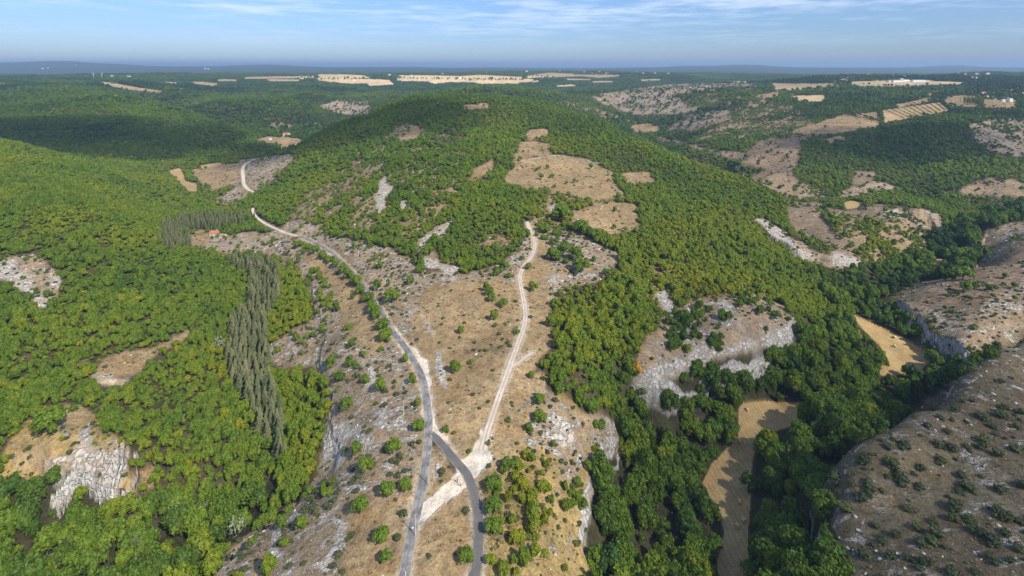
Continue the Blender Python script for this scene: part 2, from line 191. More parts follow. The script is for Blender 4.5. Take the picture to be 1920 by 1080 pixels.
# ------------------------------------------------------------------ land cover survey (class: outline in survey columns and rows)
FOREST, OPENW, DRY, SCRUB, ROCK, GRAVEL, HAY, CONIF, PALE, STEPPE, ORCH, THIN, VALLEY, PLATEAU, YWOOD, FARW, SLABS, LEAFY, VILLAGE, BURNT = range(20)
LAND = """
FARW 95,170 -300,170 -300,100 2300,100 2300,160 1500,160 1400,150 1250,150 1100,165 1000,165 900,160 640,160 500,165 300,165
VALLEY 1180,1500 1090,1000 1100,880 1180,780 1215,725 1330,690 1480,640 1500,600 1560,600 1520,520 1600,505 1660,500 1720,430 1780,430 1920,370 2100,350 2100,480 1920,440 1840,440 1840,500 1790,560 1700,560 1660,580 1760,680 1770,740 1600,840 1560,900 1570,1500
VALLEY -200,1500 -200,930 60,900 240,930 300,960 420,960 520,880 530,930 470,1010 380,1060 340,1500
# spur
SCRUB 345,1500 400,1080 450,1020 520,970 590,910 620,860 615,800 640,750 590,690 530,700 495,670 505,630 570,600 590,560 560,520 525,490 480,475 400,470 350,458 372,440 450,440 520,432 545,412 640,470 660,540 715,600 745,650 790,720 805,810 800,900 770,1000 745,1500
LEAFY 535,870 520,780 505,710 530,700 590,720 632,735 630,790 605,830 600,890 560,920
LEAFY 500,640 490,560 520,500 545,500 585,540 580,590 530,620
SCRUB 540,400 580,380 620,430 690,450 740,470 800,510 870,520 940,500 990,450 1000,400 1060,430 1170,480 1130,520 1040,560 1030,620 1010,660 960,820 900,860 820,820 800,740 770,680 730,610 690,540 620,470
DRY 800,540 870,530 940,520 975,540 1000,440 1030,450 1040,560 1030,640 1005,670 975,760 940,840 900,900 830,830 815,740 770,640
DRY 560,480 600,480 660,530 700,600 715,650 680,650 620,610 600,560
DRY 620,1500 640,980 690,960 760,930 800,830 830,850 860,900 800,1000 800,1500
DRY 760,1500 780,990 860,900 900,900 930,870 1000,700 1030,700 1000,800 960,880 925,900 910,960 920,1500
YWOOD 925,900 990,790 1010,740 1060,730 1130,790 1165,790 1175,850 1110,860 1090,960 1100,1500 905,1500 905,1000
SCRUB 985,760 1020,720 1080,760 1150,790 1160,830 1100,850 1070,900 1050,900 1040,850 990,830
DRY 900,780 960,740 1010,760 985,830 950,880 910,880
OPENW 540,400 560,370 600,330 700,300 760,280 860,330 920,340 950,330 960,400 1000,420 980,450 900,500 830,500 790,480 740,450 650,450 600,430
FOREST 830,400 900,360 950,340 990,400 985,450 930,440 880,460 830,440
FOREST 810,450 870,440 940,480 900,505 860,495 810,485
THIN 640,300 700,250 760,230 830,250 880,290 860,330 780,330 700,330
# hill top clearings
DRY 950,330 975,300 1035,290 1100,298 1145,318 1160,345 1175,365 1120,375 1060,365 1010,355 955,345
DRY 1065,400 1120,380 1190,380 1195,430 1145,445 1100,430 1060,410
DRY 1160,325 1220,322 1228,340 1190,345
DRY 960,300 975,270 1000,262 1030,268 1035,288 985,297
DRY 985,262 990,245 1028,240 1030,255 1000,262
DRY 878,330 905,305 928,300 920,320 890,335
DRY 865,196 915,193 920,201 870,204
OPENW 975,355 1120,375 1175,370 1190,380 1120,380 1060,398 1060,430 1010,430 985,385
DRY 735,262 760,250 778,238 790,238 770,262
BURNT 800,270 850,240 880,250 860,275
# right flank
OPENW 1230,480 1290,500 1350,540 1430,550 1480,580 1450,600 1340,600 1240,620 1190,690 1200,640 1210,560
SLABS 1190,690 1240,600 1300,585 1330,570 1400,550 1470,570 1492,595 1480,620 1440,628 1380,650 1330,672 1260,700 1205,722 1180,740
SLABS 1410,410 1440,410 1480,440 1520,470 1560,480 1620,480 1628,500 1560,502 1500,485 1450,450
STEPPE 1480,380 1520,380 1580,395 1640,385 1690,390 1720,400 1660,410 1620,430 1600,480 1560,480 1540,450 1500,440 1470,400
OPENW 1530,400 1600,400 1610,450 1560,440
OPENW 1700,410 1600,410 1620,480 1660,500 1740,470 1760,430
HAY 1582,380 1600,376 1618,380 1606,390 1588,392
SLABS 1640,395 1690,390 1750,396 1770,412 1765,435 1735,430 1690,412 1650,402
SLABS 1500,345 1560,360 1600,350 1640,340 1690,350 1640,362 1560,372 1500,372
HAY 1318,905 1335,870 1360,845 1385,820 1385,770 1390,756 1430,752 1470,756 1510,760 1512,774 1475,778 1440,800 1420,830 1410,870 1408,930 1403,1000 1405,1500 1330,1500 1345,1050 1358,1000 1350,960 1330,940
HAY 1385,770 1430,752 1512,757 1520,785 1480,800 1440,812 1415,830 1385,820
HAY 1594,588 1640,608 1690,632 1730,655 1745,678 1725,695 1690,702 1655,705 1640,700 1655,680 1652,650 1625,625
HAY 1742,488 1775,486 1782,498 1765,506 1745,498
# second spur, right
THIN 1740,600 1800,640 1870,640 1930,600 2100,520 2100,500 1930,612 1855,670 1790,715 1760,680
SCRUB 1670,555 1720,530 1790,520 1830,500 1850,430 1920,410 2100,380 2100,560 1940,600 1860,640 1800,645 1740,605
STEPPE 1700,560 1720,535 1800,520 1880,470 1930,440 1930,520 1860,560 1800,590
# foreground plateau
PLATEAU 1560,1500 1570,1000 1560,940 1560,890 1605,838 1690,790 1785,720 1855,670 1930,612 2100,500 2100,1500
# right side hills
STEPPE 1230,262 1280,270 1350,290 1420,310 1480,335 1500,300 1500,265 1540,250 1430,262 1400,285 1330,280 1280,265 1235,255
STEPPE 1250,240 1290,215 1370,205 1370,225 1300,245
SLABS 1250,245 1280,225 1320,210 1370,205 1330,235
OPENW 1370,200 1420,190 1480,195 1530,230 1500,255 1400,262 1340,270 1290,262 1370,225
SLABS 1105,180 1190,168 1260,160 1330,162 1400,185 1340,200 1260,215 1190,215 1140,200
OPENW 1260,175 1330,165 1420,175 1440,195 1380,200 1330,205 1290,200
STEPPE 1105,178 1190,166 1250,158 1340,156 1420,156 1380,166 1250,166 1180,173
OPENW 1050,190 1090,192 1150,210 1200,230 1170,232 1090,212
DRY 1180,236 1210,230 1240,240 1230,250 1190,246
DRY 1486,245 1530,232 1580,215 1650,225 1645,235 1570,250 1520,252
DRY 1603,215 1640,208 1650,222 1610,217
STEPPE 1800,350 1860,330 1930,345 1930,370 1850,366 1800,360
STEPPE 1430,350 1400,330 1440,322 1490,330 1520,350 1480,372
STEPPE 1600,325 1640,320 1640,345 1600,345
SLABS 1815,235 1860,225 1930,220 1930,290 1890,290 1860,280 1830,265
THIN 1740,290 1820,275 1830,292 1770,300
FOREST 1500,290 1600,255 1720,235 1800,228 1830,250 1830,280 1780,300 1700,315 1600,325 1520,310
PLATW 0,0 0,1 1,1
ORCH 1655,207 1762,192 1780,207 1700,222 1660,230
DRY 1765,190 1800,178 1830,180 1830,200 1790,198
DRY 1840,186 1910,190 1900,202 1845,200
PALE 1592,153 1680,150 1750,150 1760,158 1680,162 1600,162
PALE 1745,152 1812,154 1800,159 1755,158
BURNT 1600,163 1680,162 1755,159 1750,167 1640,168
PALE 1446,156 1560,156 1580,160 1500,168 1455,170
PALE 1485,180 1545,178 1548,190 1500,190
BROWN 0,0 0,1 1,1
STEPPE 1390,160 1420,158 1420,168 1392,168
VILLAGE 1830,158 1930,158 1930,185 1830,182
VILLAGE 1750,175 1800,178 1760,192 1730,192
# far fields
PALE 180,153 205,154 260,164 305,171 300,173 250,169 200,160
PALE 306,153 330,154 332,157 308,156
PALE 348,153 380,153 412,156 400,161 360,156
PALE 405,148 450,149 445,152 410,152
PALE 500,148 560,149 560,152 505,152
PALE 745,145 1000,148 1000,152 880,154 745,151
PALE 455,144 590,142 590,146 460,148
PALE 1000,139 1160,140 1160,143 1000,143
PALE 595,139 640,139 680,141 700,146 640,148 598,146
PALE 590,146 650,147 725,149 720,154 660,157 600,151
PALE 690,150 728,149 740,158 690,161
PALE 745,141 800,141 900,143 975,148 900,148 820,147 750,147
PALE 800,148 830,148 842,154 815,157 803,153
PALE 850,143 900,140 980,144 980,149 870,152
PALE 885,153 960,151 975,156 900,157
PALE 985,142 1030,136 1075,138 1082,143 1030,145 990,146
PALE 1095,143 1140,139 1155,144 1120,146
PALE 960,151 1010,150 1010,153 965,155
PALE 1195,149 1235,148 1240,150 1205,152
PALE 1370,153 1400,152 1400,156 1372,156
PALE 1060,147 1110,148 1108,150 1060,150
PALE 1040,160 1075,158 1080,161 1045,163
PALE 1110,152 1150,151 1150,154 1112,155
PALE 1290,163 1330,160 1332,163 1295,165
DRY 1420,178 1460,172 1465,178 1430,184
PALE 1560,150 1590,147 1592,151 1562,153
PALE 1640,143 1700,141 1705,144 1640,146
PALE 1800,145 1840,144 1842,147 1800,148
DRY 1540,262 1580,255 1590,262 1550,268
DRY 1680,196 1740,183 1750,188 1690,202
# left valley
DRY 480,262 505,255 540,258 572,262 556,272 545,275 530,280 520,270 490,266
SCRUB 400,330 450,300 545,288 552,300 520,330 490,350 460,370 430,385 400,385 405,370 440,350
HAY 315,320 338,315 350,340 370,345 368,360 355,358 335,340
HAY 375,310 415,304 420,312 380,318
DRY 360,318 400,310 455,305 440,340 400,360 375,345
CONIF 330,438 335,415 380,408 430,405 480,412 450,430 400,434
CONIF 320,420 345,430 360,468 320,470 290,450
CONIF 430,500 455,490 500,495 522,510 520,560 500,620 498,700 520,770 535,870 510,870 485,830 455,760 425,690 430,640 465,580 470,520
DRY 355,442 395,438 395,450 370,462 362,466
DRY 395,432 350,432 352,436 395,437
THIN 500,232 530,230 548,236 545,246 510,246
SLABS 600,200 640,185 690,190 700,215 650,215
THIN 640,150 680,158 670,168
# left slope openings
SLABS 0,480 30,475 60,480 90,500 115,530 110,555 80,570 70,545 40,545 0,520
ROCK 0,485 20,480 40,500 70,545 60,560 30,540 0,520
ROCK 62,555 80,548 90,575 72,578
ROCK 85,510 110,520 112,545 95,540
THIN 130,650 165,648 160,690 150,705 135,700
DRY 180,690 195,665 240,655 290,650 350,620 358,628 330,650 290,665 270,690 240,700 190,705
ROCK 178,702 210,698 245,706 240,716 200,714
YWOOD 60,770 140,755 180,770 190,800 240,830 245,880 230,925 200,905 130,880 80,900 0,930 0,880 30,830
DRY 90,775 140,760 175,775 160,800 110,800
DRY 30,850 80,830 110,850 80,890 40,900
ROCK 95,880 130,852 150,810 172,790 165,830 200,842 240,832 242,868 226,915 208,912 198,880 145,868 105,888
DRY 245,880 300,870 300,910 240,925
# gravel and bare rock
ROCK 1203,718 1260,696 1330,668 1390,646 1440,624 1480,602 1494,590 1492,634 1440,645 1390,660 1330,679 1260,706 1206,728
ROCK 1230,545 1250,540 1262,570 1255,600 1240,590
ROCK 1290,570 1310,575 1300,600 1285,590
ROCK 1355,565 1380,572 1375,590 1350,585
ROCK 1180,700 1200,700 1260,672 1290,650 1330,640 1340,655 1280,690 1215,722
ROCK 1420,412 1436,412 1470,440 1500,470 1520,480 1500,490 1470,465
ROCK 1560,470 1600,478 1625,495 1600,500 1560,495
ROCK 640,650 660,650 690,690 670,700
ROCK 620,690 640,700 650,740 632,745
ROCK 700,740 720,760 735,800 720,800
ROCK 655,815 680,800 690,830 665,840
ROCK 500,1040 510,1000 520,1000 515,1060
ROCK 625,960 660,985 640,1040 600,1080 595,1075 628,1030 640,990
ROCK 790,580 800,600 815,625 808,628 795,605
ROCK 820,860 828,870 822,905 810,900
ROCK 785,440 820,430 850,405 835,440 800,452 795,480 820,492 860,505 850,530 820,500 795,500
ROCK 705,360 720,330 735,350 725,400 712,400
ROCK 1030,385 1050,383 1055,398 1040,400
ROCK 745,380 765,375 765,390 750,395
GRAVEL 770,990 778,960 830,915 860,885 850,860 868,858 890,845 905,800 916,815 925,860 905,885 895,900 885,910 865,930 830,950 800,980
GRAVEL 732,612 748,625 775,655 800,690 816,745 822,800 842,832 808,820 798,760 776,700 750,660
ROCK 812,650 830,680 845,730 838,735 815,690
ROCK 640,650 660,640 700,700 690,740 660,750 640,700
SLABS 590,560 560,510 545,490 600,500 620,540 640,600 690,700 660,770 640,850 600,890 610,800 630,750 605,680
ROCK 610,820 640,790 660,800 650,830 640,870 610,870
ROCK 1090,930 1110,870 1150,800 1160,785 1150,820 1120,870 1105,930 1090,1010 1080,1010
ROCK 1040,770 1070,790 1080,830 1050,840
"""
NOISE_EDGE = 1.0
def in_poly(px, py, pts):
    r = np.zeros(px.shape, bool); n = len(pts); j = n-1
    for i in range(n):
        xi, yi = pts[i]; xj, yj = pts[j]
        if yi != yj: r ^= ((yi > py) != (yj > py)) & (px < (xj-xi)*(py-yi)/(yj-yi)+xi)
        j = i
    return r
# ------------------------------------------------------------------ terrain grid (fine near the camera, coarser far away)
ucols = np.concatenate([np.linspace(-1.34, -1.08, 60, endpoint=False), np.arange(-1.08, 1.08, 0.0019), np.linspace(1.08, 1.34, 60)])
vrows = [math.log(95)]
while vrows[-1] < math.log(55000):
    Y = math.exp(vrows[-1]); vrows.append(vrows[-1]+(0.0036 if Y < 1500 else 0.005 if Y < 6000 else 0.008 if Y < 17000 else 0.03))
vrows = np.array(vrows)
GU, GV = np.meshgrid(ucols, vrows); GY = np.exp(GV); GX = GU*GY
ROADS = {
 'lane': ([(752, 1110, 0), (758, 1080, 0), (772, 1000, 0), (783, 950, 0), (797, 880, 0), (803, 810, 0), (802, 770, 0), (792, 710, 0), (775, 675, 0), (755, 645, -1), (735, 620, -2), (721, 595, -3), (706, 570, -4), (685, 540, -5), (655, 505, -7), (632, 483, -8), (605, 463, -10), (580, 450, -12), (558, 443, -13)], 3.7),
 'lane2': ([(803, 812, 0), (818, 822, 0), (838, 845, 0), (856, 866, 0), (875, 890, 0), (889, 925, 0), (896, 960, 0), (898, 1000, 0), (895, 1050, 0), (888, 1085, 0), (880, 1110, 0)], 3.7),
 'track': ([(905, 845, 1), (915, 805, 1), (935, 745, 3), (955, 690, 4), (973, 640, 5), (984, 605, 5), (984, 575, 6), (978, 545, 6), (975, 520, 6), (983, 498, 7), (997, 480, 7), (1003, 462, 8), (1000, 445, 9), (992, 428, 9), (988, 415, 9.5)], 3.0),
 'track2': ([(958, 690, 4), (975, 678, 4), (985, 670, 4), (1000, 660, 3.5)], 1.8),
 'farlane': ([(558, 443, -13), (540, 438, -14), (515, 428, -16), (495, 418, -18), (482, 408, -19), (476, 400, -19.5), (474, 392, -20), (480, 387, -20)], 3.2),
 'fartrack': ([(475, 361, -24), (462, 352, -25), (457, 344, -26), (456, 332, -27), (455, 318, -28), (460, 308, -28), (475, 300, -28), (492, 296, -28)], 5.0),
}
def ray_ground(px, py, z0=0.0):
    """where the sight line through survey point (px,py) meets the ground"""
    u = (px-960)/F; best = None
    ys = np.exp(np.linspace(math.log(96), math.log(30000), 1800)); hz = H-(py-HY)/F*ys
    g = height(u*ys, ys); d = hz-g; i = int(np.argmax(d < 0))
    if d[i] >= 0: i = len(ys)-1
    a, b = ys[max(i-1, 0)], ys[i]
    t = d[max(i-1, 0)]/(d[max(i-1, 0)]-d[i]+1e-9); y = a+(b-a)*min(max(t, 0), 1)
    return u*y, y, float(height(np.array([u*y]), np.array([y]))[0])
def smooth_line(P, step):
    out = []; Q = [P[0]]+P+[P[-1]]
    for i in range(1, len(Q)-2):
        a, b, c, d = [np.array(q, float) for q in Q[i-1:i+3]]; k = max(2, int(np.linalg.norm(c-b)/step))
        for j in range(k):
            t = j/k; out.append(.5*((2*b)+(-a+c)*t+(2*a-5*b+4*c-d)*t*t+(-a+3*b-3*c+d)*t**3))
    out.append(np.array(P[-1], float)); return np.array(out)
_hz = height
RL = {}
for k, (pts, w) in ROADS.items():
    P = [ray_ground(p[0], p[1])[:2] for p in pts]
    L = smooth_line(P, 1.5); z = _hz(L[:, 0], L[:, 1]); kk = np.ones(9)/9; zp = np.r_[np.full(4, z[0]), z, np.full(4, z[-1])]
    RL[k] = (L, np.convolve(zp, kk, 'valid'), w)
def road_info(X, Y):
    best = np.full(X.shape, 1e9); zz = np.zeros(X.shape)
    for L, z, w in RL.values():
        x0, y0 = L.min(0)-9; x1, y1 = L.max(0)+9; sel = np.nonzero((X > x0) & (X < x1) & (Y > y0) & (Y < y1))
        if not len(sel[0]): continue
        x = X[sel]; y = Y[sel]; bd = np.full(x.shape, 1e9); bz = np.zeros(x.shape)
        for i in range(0, len(L)-1):
            m = (np.abs(x-L[i, 0]) < 11) & (np.abs(y-L[i, 1]) < 11)
            if not m.any(): continue
            e = L[i+1]-L[i]; l2 = e@e+1e-9; t = np.clip(((x[m]-L[i, 0])*e[0]+(y[m]-L[i, 1])*e[1])/l2, 0, 1)
            d = np.hypot(x[m]-L[i, 0]-t*e[0], y[m]-L[i, 1]-t*e[1])-w/2
            bb = bd[m]; up = d < bb; bb[up] = d[up]; bd[m] = bb; q = bz[m]; q[up] = (z[i]+(z[i+1]-z[i])*t)[up]; bz[m] = q
        o = best[sel]; up = bd < o; o[up] = bd[up]; best[sel] = o; q = zz[sel]; q[up] = bz[up]; zz[sel] = q
    return best, zz
def height_r(X, Y):
    z = _hz(X, Y); d, rz = road_info(X, Y); k = np.clip((d-0.8)/4.0, 0, 1); k = k*k*(3-2*k)
    return np.where(d < 5, rz*(1-k)+z*k, z), d
GZ, GR = height_r(GX, GY)
SLOPE = (GZ-H)/GY; cm_ = np.maximum.accumulate(SLOPE, 0); VIS = SLOPE >= cm_-0.0012
HID = (cm_-SLOPE)*GY            # metres hidden below the sight line
PX = 960+GU*F; PY = HY-SLOPE*F
wp = np.clip(GY/300, 0.6, 1)
wx = PX+fbm(GX, GY, 26, 5, .62)*24*np.clip(300/GY, .03, 1)**0.8*1.0; wy = PY+fbm(GX+500, GY+90, 26, 5, .62)*17*np.clip(300/GY, .03, 1)**0.85
CLS = np.zeros(GX.shape, np.int8); CLS[GY > 2600] = FARW
names = {k: v for k, v in globals().items() if isinstance(v, int) and k.isupper()}
for ln in LAND.splitlines():
    if not ln.strip() or ln[0] == '#': continue
    nm, *q = ln.split()
    if nm not in names or len(q) < 4: continue
    if nm == 'FARW': q = [x for x in q if ',' in x and x != '95,170']
    pts = [tuple(map(float, x.split(','))) for x in q]
    ys = [p[1] for p in pts]; xs = [p[0] for p in pts]
    hard = nm in ('PALE', 'HAY', 'ORCH', 'FARW'); sx_, sy_ = (PX, PY) if hard else (wx, wy)
    m = (sx_ > min(xs)) & (sx_ < max(xs)) & (sy_ > min(ys)) & (sy_ < max(ys)) & (VIS | (HID < 6))
    idx = np.nonzero(m); r = in_poly(sx_[idx], sy_[idx], pts); CLS[idx[0][r], idx[1][r]] = names[nm]
gy_, gx_ = np.gradient(GZ); dyv = np.gradient(GY, axis=0); dxv = np.gradient(GX, axis=1)
SX = gx_/dxv; SY = gy_/dyv - SX*np.gradient(GX, axis=0)/dyv
STEEP = np.hypot(SX, SY)
# ------------------------------------------------------------------ materials
def mat(name): m = bpy.data.materials.new(name); m.use_nodes = True; nt = m.node_tree; return m, nt, nt.nodes, nt.links, nt.nodes['Principled BSDF']
def simple(name, col, rough=0.8, var=0.12, scale=3.0, metal=0.0, bump=0.0):
    m, nt, n, l, b = mat(name); g = n.new('ShaderNodeTexCoord'); t = n.new('ShaderNodeTexNoise'); t.inputs['Scale'].default_value = scale; t.inputs['Detail'].default_value = 5
    l.new(g.outputs['Object'], t.inputs['Vector']); r = n.new('ShaderNodeMapRange'); r.inputs['To Min'].default_value = 1-2*var; r.inputs['To Max'].default_value = 1+2*var; l.new(t.outputs['Fac'], r.inputs['Value'])
    x = n.new('ShaderNodeVectorMath'); x.operation = 'SCALE'; x.inputs[0].default_value = col; l.new(r.outputs[0], x.inputs['Scale']); l.new(x.outputs[0], b.inputs['Base Color'])
    b.inputs['Roughness'].default_value = rough; b.inputs['Metallic'].default_value = metal; b.inputs['Specular IOR Level'].default_value = 0.25
    if bump: bu = n.new('ShaderNodeBump'); bu.inputs['Strength'].default_value = bump; l.new(t.outputs['Fac'], bu.inputs['Height']); l.new(bu.outputs[0], b.inputs['Normal'])
    return m
def noise_node(n, l, src, scale, detail=4, rough=0.55, dist=0.0):
    t = n.new('ShaderNodeTexNoise'); t.inputs['Scale'].default_value = scale; t.inputs['Detail'].default_value = detail; t.inputs['Roughness'].default_value = rough; t.inputs['Distortion'].default_value = dist; l.new(src, t.inputs['Vector']); return t.outputs['Fac']
def rangen(n, l, src, a, b, c=0.0, d=1.0, smooth=False):
    r = n.new('ShaderNodeMapRange'); r.interpolation_type = 'SMOOTHSTEP' if smooth else 'LINEAR'
    for k, v in (('From Min', a), ('From Max', b), ('To Min', c), ('To Max', d)): r.inputs[k].default_value = v
    l.new(src, r.inputs['Value']); return r.outputs[0]
def mth(n, l, op, a, b=None):
    m = n.new('ShaderNodeMath'); m.operation = op
    for i, v in enumerate((a, b)):
        if v is None: continue
        if isinstance(v, (int, float)): m.inputs[i].default_value = v
        else: l.new(v, m.inputs[i])
    return m.outputs[0]
def mixc(n, l, f, a, b, blend='MIX'):
    m = n.new('ShaderNodeMix'); m.data_type = 'RGBA'; m.blend_type = blend
    for k, v in (('Factor', f), ('A', a), ('B', b)):
        if isinstance(v, (int, float)): m.inputs[k].default_value = v
        elif isinstance(v, tuple): m.inputs[k].default_value = (*v, 1)
        else: l.new(v, m.inputs[k])
    return m.outputs['Result']
def attr(n, name, out='Color', kind='GEOMETRY'): a = n.new('ShaderNodeAttribute'); a.attribute_name = name; a.attribute_type = kind; return a.outputs[out]
# ground: cover colour per place; stones, tufts, bare limestone and bump are procedural
GM, nt, n, l, b = mat('ground')
P = n.new('ShaderNodeNewGeometry').outputs['Position']
cov = attr(n, 'cover'); rk = attr(n, 'rocky', 'Fac'); stp = attr(n, 'steep', 'Fac'); fld = attr(n, 'mown', 'Fac'); fw = attr(n, 'farwood', 'Fac')
big = noise_node(n, l, P, 0.03, 5, 0.6); mid = noise_node(n, l, P, 0.22, 5, 0.65); fine = noise_node(n, l, P, 1.3, 4, 0.7)
v1 = rangen(n, l, big, 0.3, 0.7, 0.72, 1.25); v2 = rangen(n, l, mid, 0.3, 0.7, 0.66, 1.34); v3 = rangen(n, l, fine, 0.3, 0.7, 0.66, 1.34)
vv = mth(n, l, 'MULTIPLY', mth(n, l, 'MULTIPLY', v1, v2), v3)
fl = n.new('ShaderNodeMix'); fl.data_type = 'FLOAT'; l.new(fld, fl.inputs['Factor']); l.new(vv, fl.inputs['A'])
sw = n.new('ShaderNodeTexWave'); sw.wave_type = 'BANDS'; sw.inputs['Scale'].default_value = 0.14; sw.inputs['Distortion'].default_value = 5; sw.inputs['Detail'].default_value = 2; sw.inputs['Detail Scale'].default_value = 0.25; l.new(P, sw.inputs['Vector'])
fv = mth(n, l, 'MULTIPLY', mth(n, l, 'MULTIPLY', rangen(n, l, sw.outputs['Fac'], 0, 1, 0.90, 1.06), rangen(n, l, mid, 0.3, 0.7, 0.82, 1.2)), mth(n, l, 'MULTIPLY', rangen(n, l, fine, 0.3, 0.7, 0.8, 1.2), rangen(n, l, big, 0.3, 0.7, .85, 1.15))); l.new(fv, fl.inputs['B'])
sc = n.new('ShaderNodeVectorMath'); sc.operation = 'SCALE'; l.new(cov, sc.inputs[0]); l.new(fl.outputs['Result'], sc.inputs['Scale'])
tanmix = mixc(n, l, rangen(n, l, noise_node(n, l, P, 0.07, 6, 0.7), 0.42, 0.62, 0, 0.55), sc.outputs[0], mixc(n, l, 1.0, sc.outputs[0], (1.06, 0.88, 0.68), 'MULTIPLY'))
tufts = n.new('ShaderNodeTexVoronoi'); tufts.inputs['Scale'].default_value = 0.55; l.new(P, tufts.inputs['Vector'])
tf = mth(n, l, 'MULTIPLY', rangen(n, l, tufts.outputs['Distance'], 0.12, 0.5, 0.5, 0.0), mth(n, l, 'SUBTRACT', 1.0, fld))
tc2 = mixc(n, l, tf, tanmix, mixc(n, l, 1.0, tanmix, (0.5, 0.52, 0.42), 'MULTIPLY'))
# limestone
MP = n.new('ShaderNodeMapping'); MP.inputs['Scale'].default_value = (1, 1, 2.2); MP.inputs['Rotation'].default_value = (0, 0, 0.5); l.new(P, MP.inputs['Vector'])
MP2 = n.new('ShaderNodeMapping'); MP2.inputs['Scale'].default_value = (0.5, 1.0, 1.0); MP2.inputs['Rotation'].default_value = (0, 0, -0.9); l.new(P, MP2.inputs['Vector'])
rn = noise_node(n, l, MP2.outputs[0], 0.2, 8, 0.68, 0.6)
th = mth(n, l, 'SUBTRACT', 0.76, mth(n, l, 'MULTIPLY', rk, 0.50))
rm = mth(n, l, 'MULTIPLY', mth(n, l, 'SUBTRACT', rn, th), 11.0); rmc = n.new('ShaderNodeClamp'); l.new(rm, rmc.inputs[0])
# cliff faces
MC = n.new('ShaderNodeMapping'); MC.inputs['Scale'].default_value = (0.5, 0.5, 0.09); l.new(P, MC.inputs['Vector'])
MS = n.new('ShaderNodeMapping'); MS.inputs['Scale'].default_value = (0.03, 0.03, 0.7); l.new(P, MS.inputs['Vector'])
cn = noise_node(n, l, MC.outputs[0], 1.0, 6, 0.7, 0.8); cs_ = noise_node(n, l, MS.outputs[0], 1.0, 4, 0.6)
rc = mixc(n, l, rangen(n, l, noise_node(n, l, P, 0.6, 7, 0.75), 0.38, 0.60), (0.27, 0.235, 0.195), (0.66, 0.63, 0.585))
rc = mixc(n, l, rangen(n, l, noise_node(n, l, P, 0.09, 4, 0.6), 0.45, 0.7, 0, 0.7), rc, (0.42, 0.34, 0.26))
rcw = mixc(n, l, rangen(n, l, cn, 0.36, 0.6), (0.36, 0.34, 0.31), (0.76, 0.74, 0.70)); rcw = mixc(n, l, rangen(n, l, cs_, 0.5, 0.62, 0, 0.45), rcw, (0.36, 0.31, 0.26))
lime = mixc(n, l, stp, rc, rcw)
DV = n.new('ShaderNodeVectorMath'); DV.operation = 'ADD'; nz_ = n.new('ShaderNodeTexNoise'); nz_.inputs['Scale'].default_value = .35; l.new(P, nz_.inputs['Vector']); sv_ = n.new('ShaderNodeVectorMath'); sv_.operation = 'SCALE'; sv_.inputs['Scale'].default_value = 5; l.new(nz_.outputs['Color'], sv_.inputs[0]); l.new(P, DV.inputs[0]); l.new(sv_.outputs[0], DV.inputs[1])
ck = n.new('ShaderNodeTexVoronoi'); ck.feature = 'DISTANCE_TO_EDGE'; ck.inputs['Scale'].default_value = .30; l.new(DV.outputs[0], ck.inputs['Vector']); crk = rangen(n, l, ck.outputs['Distance'], 0.0, 0.10, 1, 0)
lime = mixc(n, l, mth(n, l, 'MULTIPLY', crk, .14), lime, (0.13, 0.11, 0.085))
allr = mth(n, l, 'MAXIMUM', rmc.outputs[0], mth(n, l, 'MULTIPLY', stp, rangen(n, l, noise_node(n, l, P, 0.12, 5, 0.7), 0.3, 0.48)))
colr = mixc(n, l, allr, tc2, lime)
# distant woods: crowns as cells
vo = n.new('ShaderNodeTexVoronoi'); vo.inputs['Scale'].default_value = 0.085; l.new(P, vo.inputs['Vector'])
fwc = mixc(n, l, 1.0, cov, mixc(n, l, rangen(n, l, noise_node(n, l, P, 0.012, 6, 0.7), 0.35, 0.65), (0.55, 0.62, 0.6), (1.35, 1.3, 1.1)), 'MULTIPLY')
colr = mixc(n, l, fw, colr, fwc)
l.new(colr, b.inputs['Base Color']); b.inputs['Roughness'].default_value = 0.95; b.inputs['Specular IOR Level'].default_value = 0.1
hgt = mth(n, l, 'ADD', mth(n, l, 'MULTIPLY', mid, 1.2), mth(n, l, 'ADD', mth(n, l, 'MULTIPLY', fine, 0.35), mth(n, l, 'MULTIPLY', allr, mth(n, l, 'SUBTRACT', 0.9, crk))))
hgt = mth(n, l, 'ADD', hgt, mth(n, l, 'MULTIPLY', mth(n, l, 'MULTIPLY', cn, stp), 3.0))
hgt = mth(n, l, 'ADD', mth(n, l, 'MULTIPLY', hgt, mth(n, l, 'SUBTRACT', 1.0, mth(n, l, 'MULTIPLY', fld, 0.85))), mth(n, l, 'MULTIPLY', mth(n, l, 'MULTIPLY', vo.outputs['Distance'], fw), -9.0))
bu = n.new('ShaderNodeBump'); bu.inputs['Strength'].default_value = 0.8; bu.inputs['Distance'].default_value = 1.0; l.new(hgt, bu.inputs['Height']); l.new(bu.outputs[0], b.inputs['Normal'])
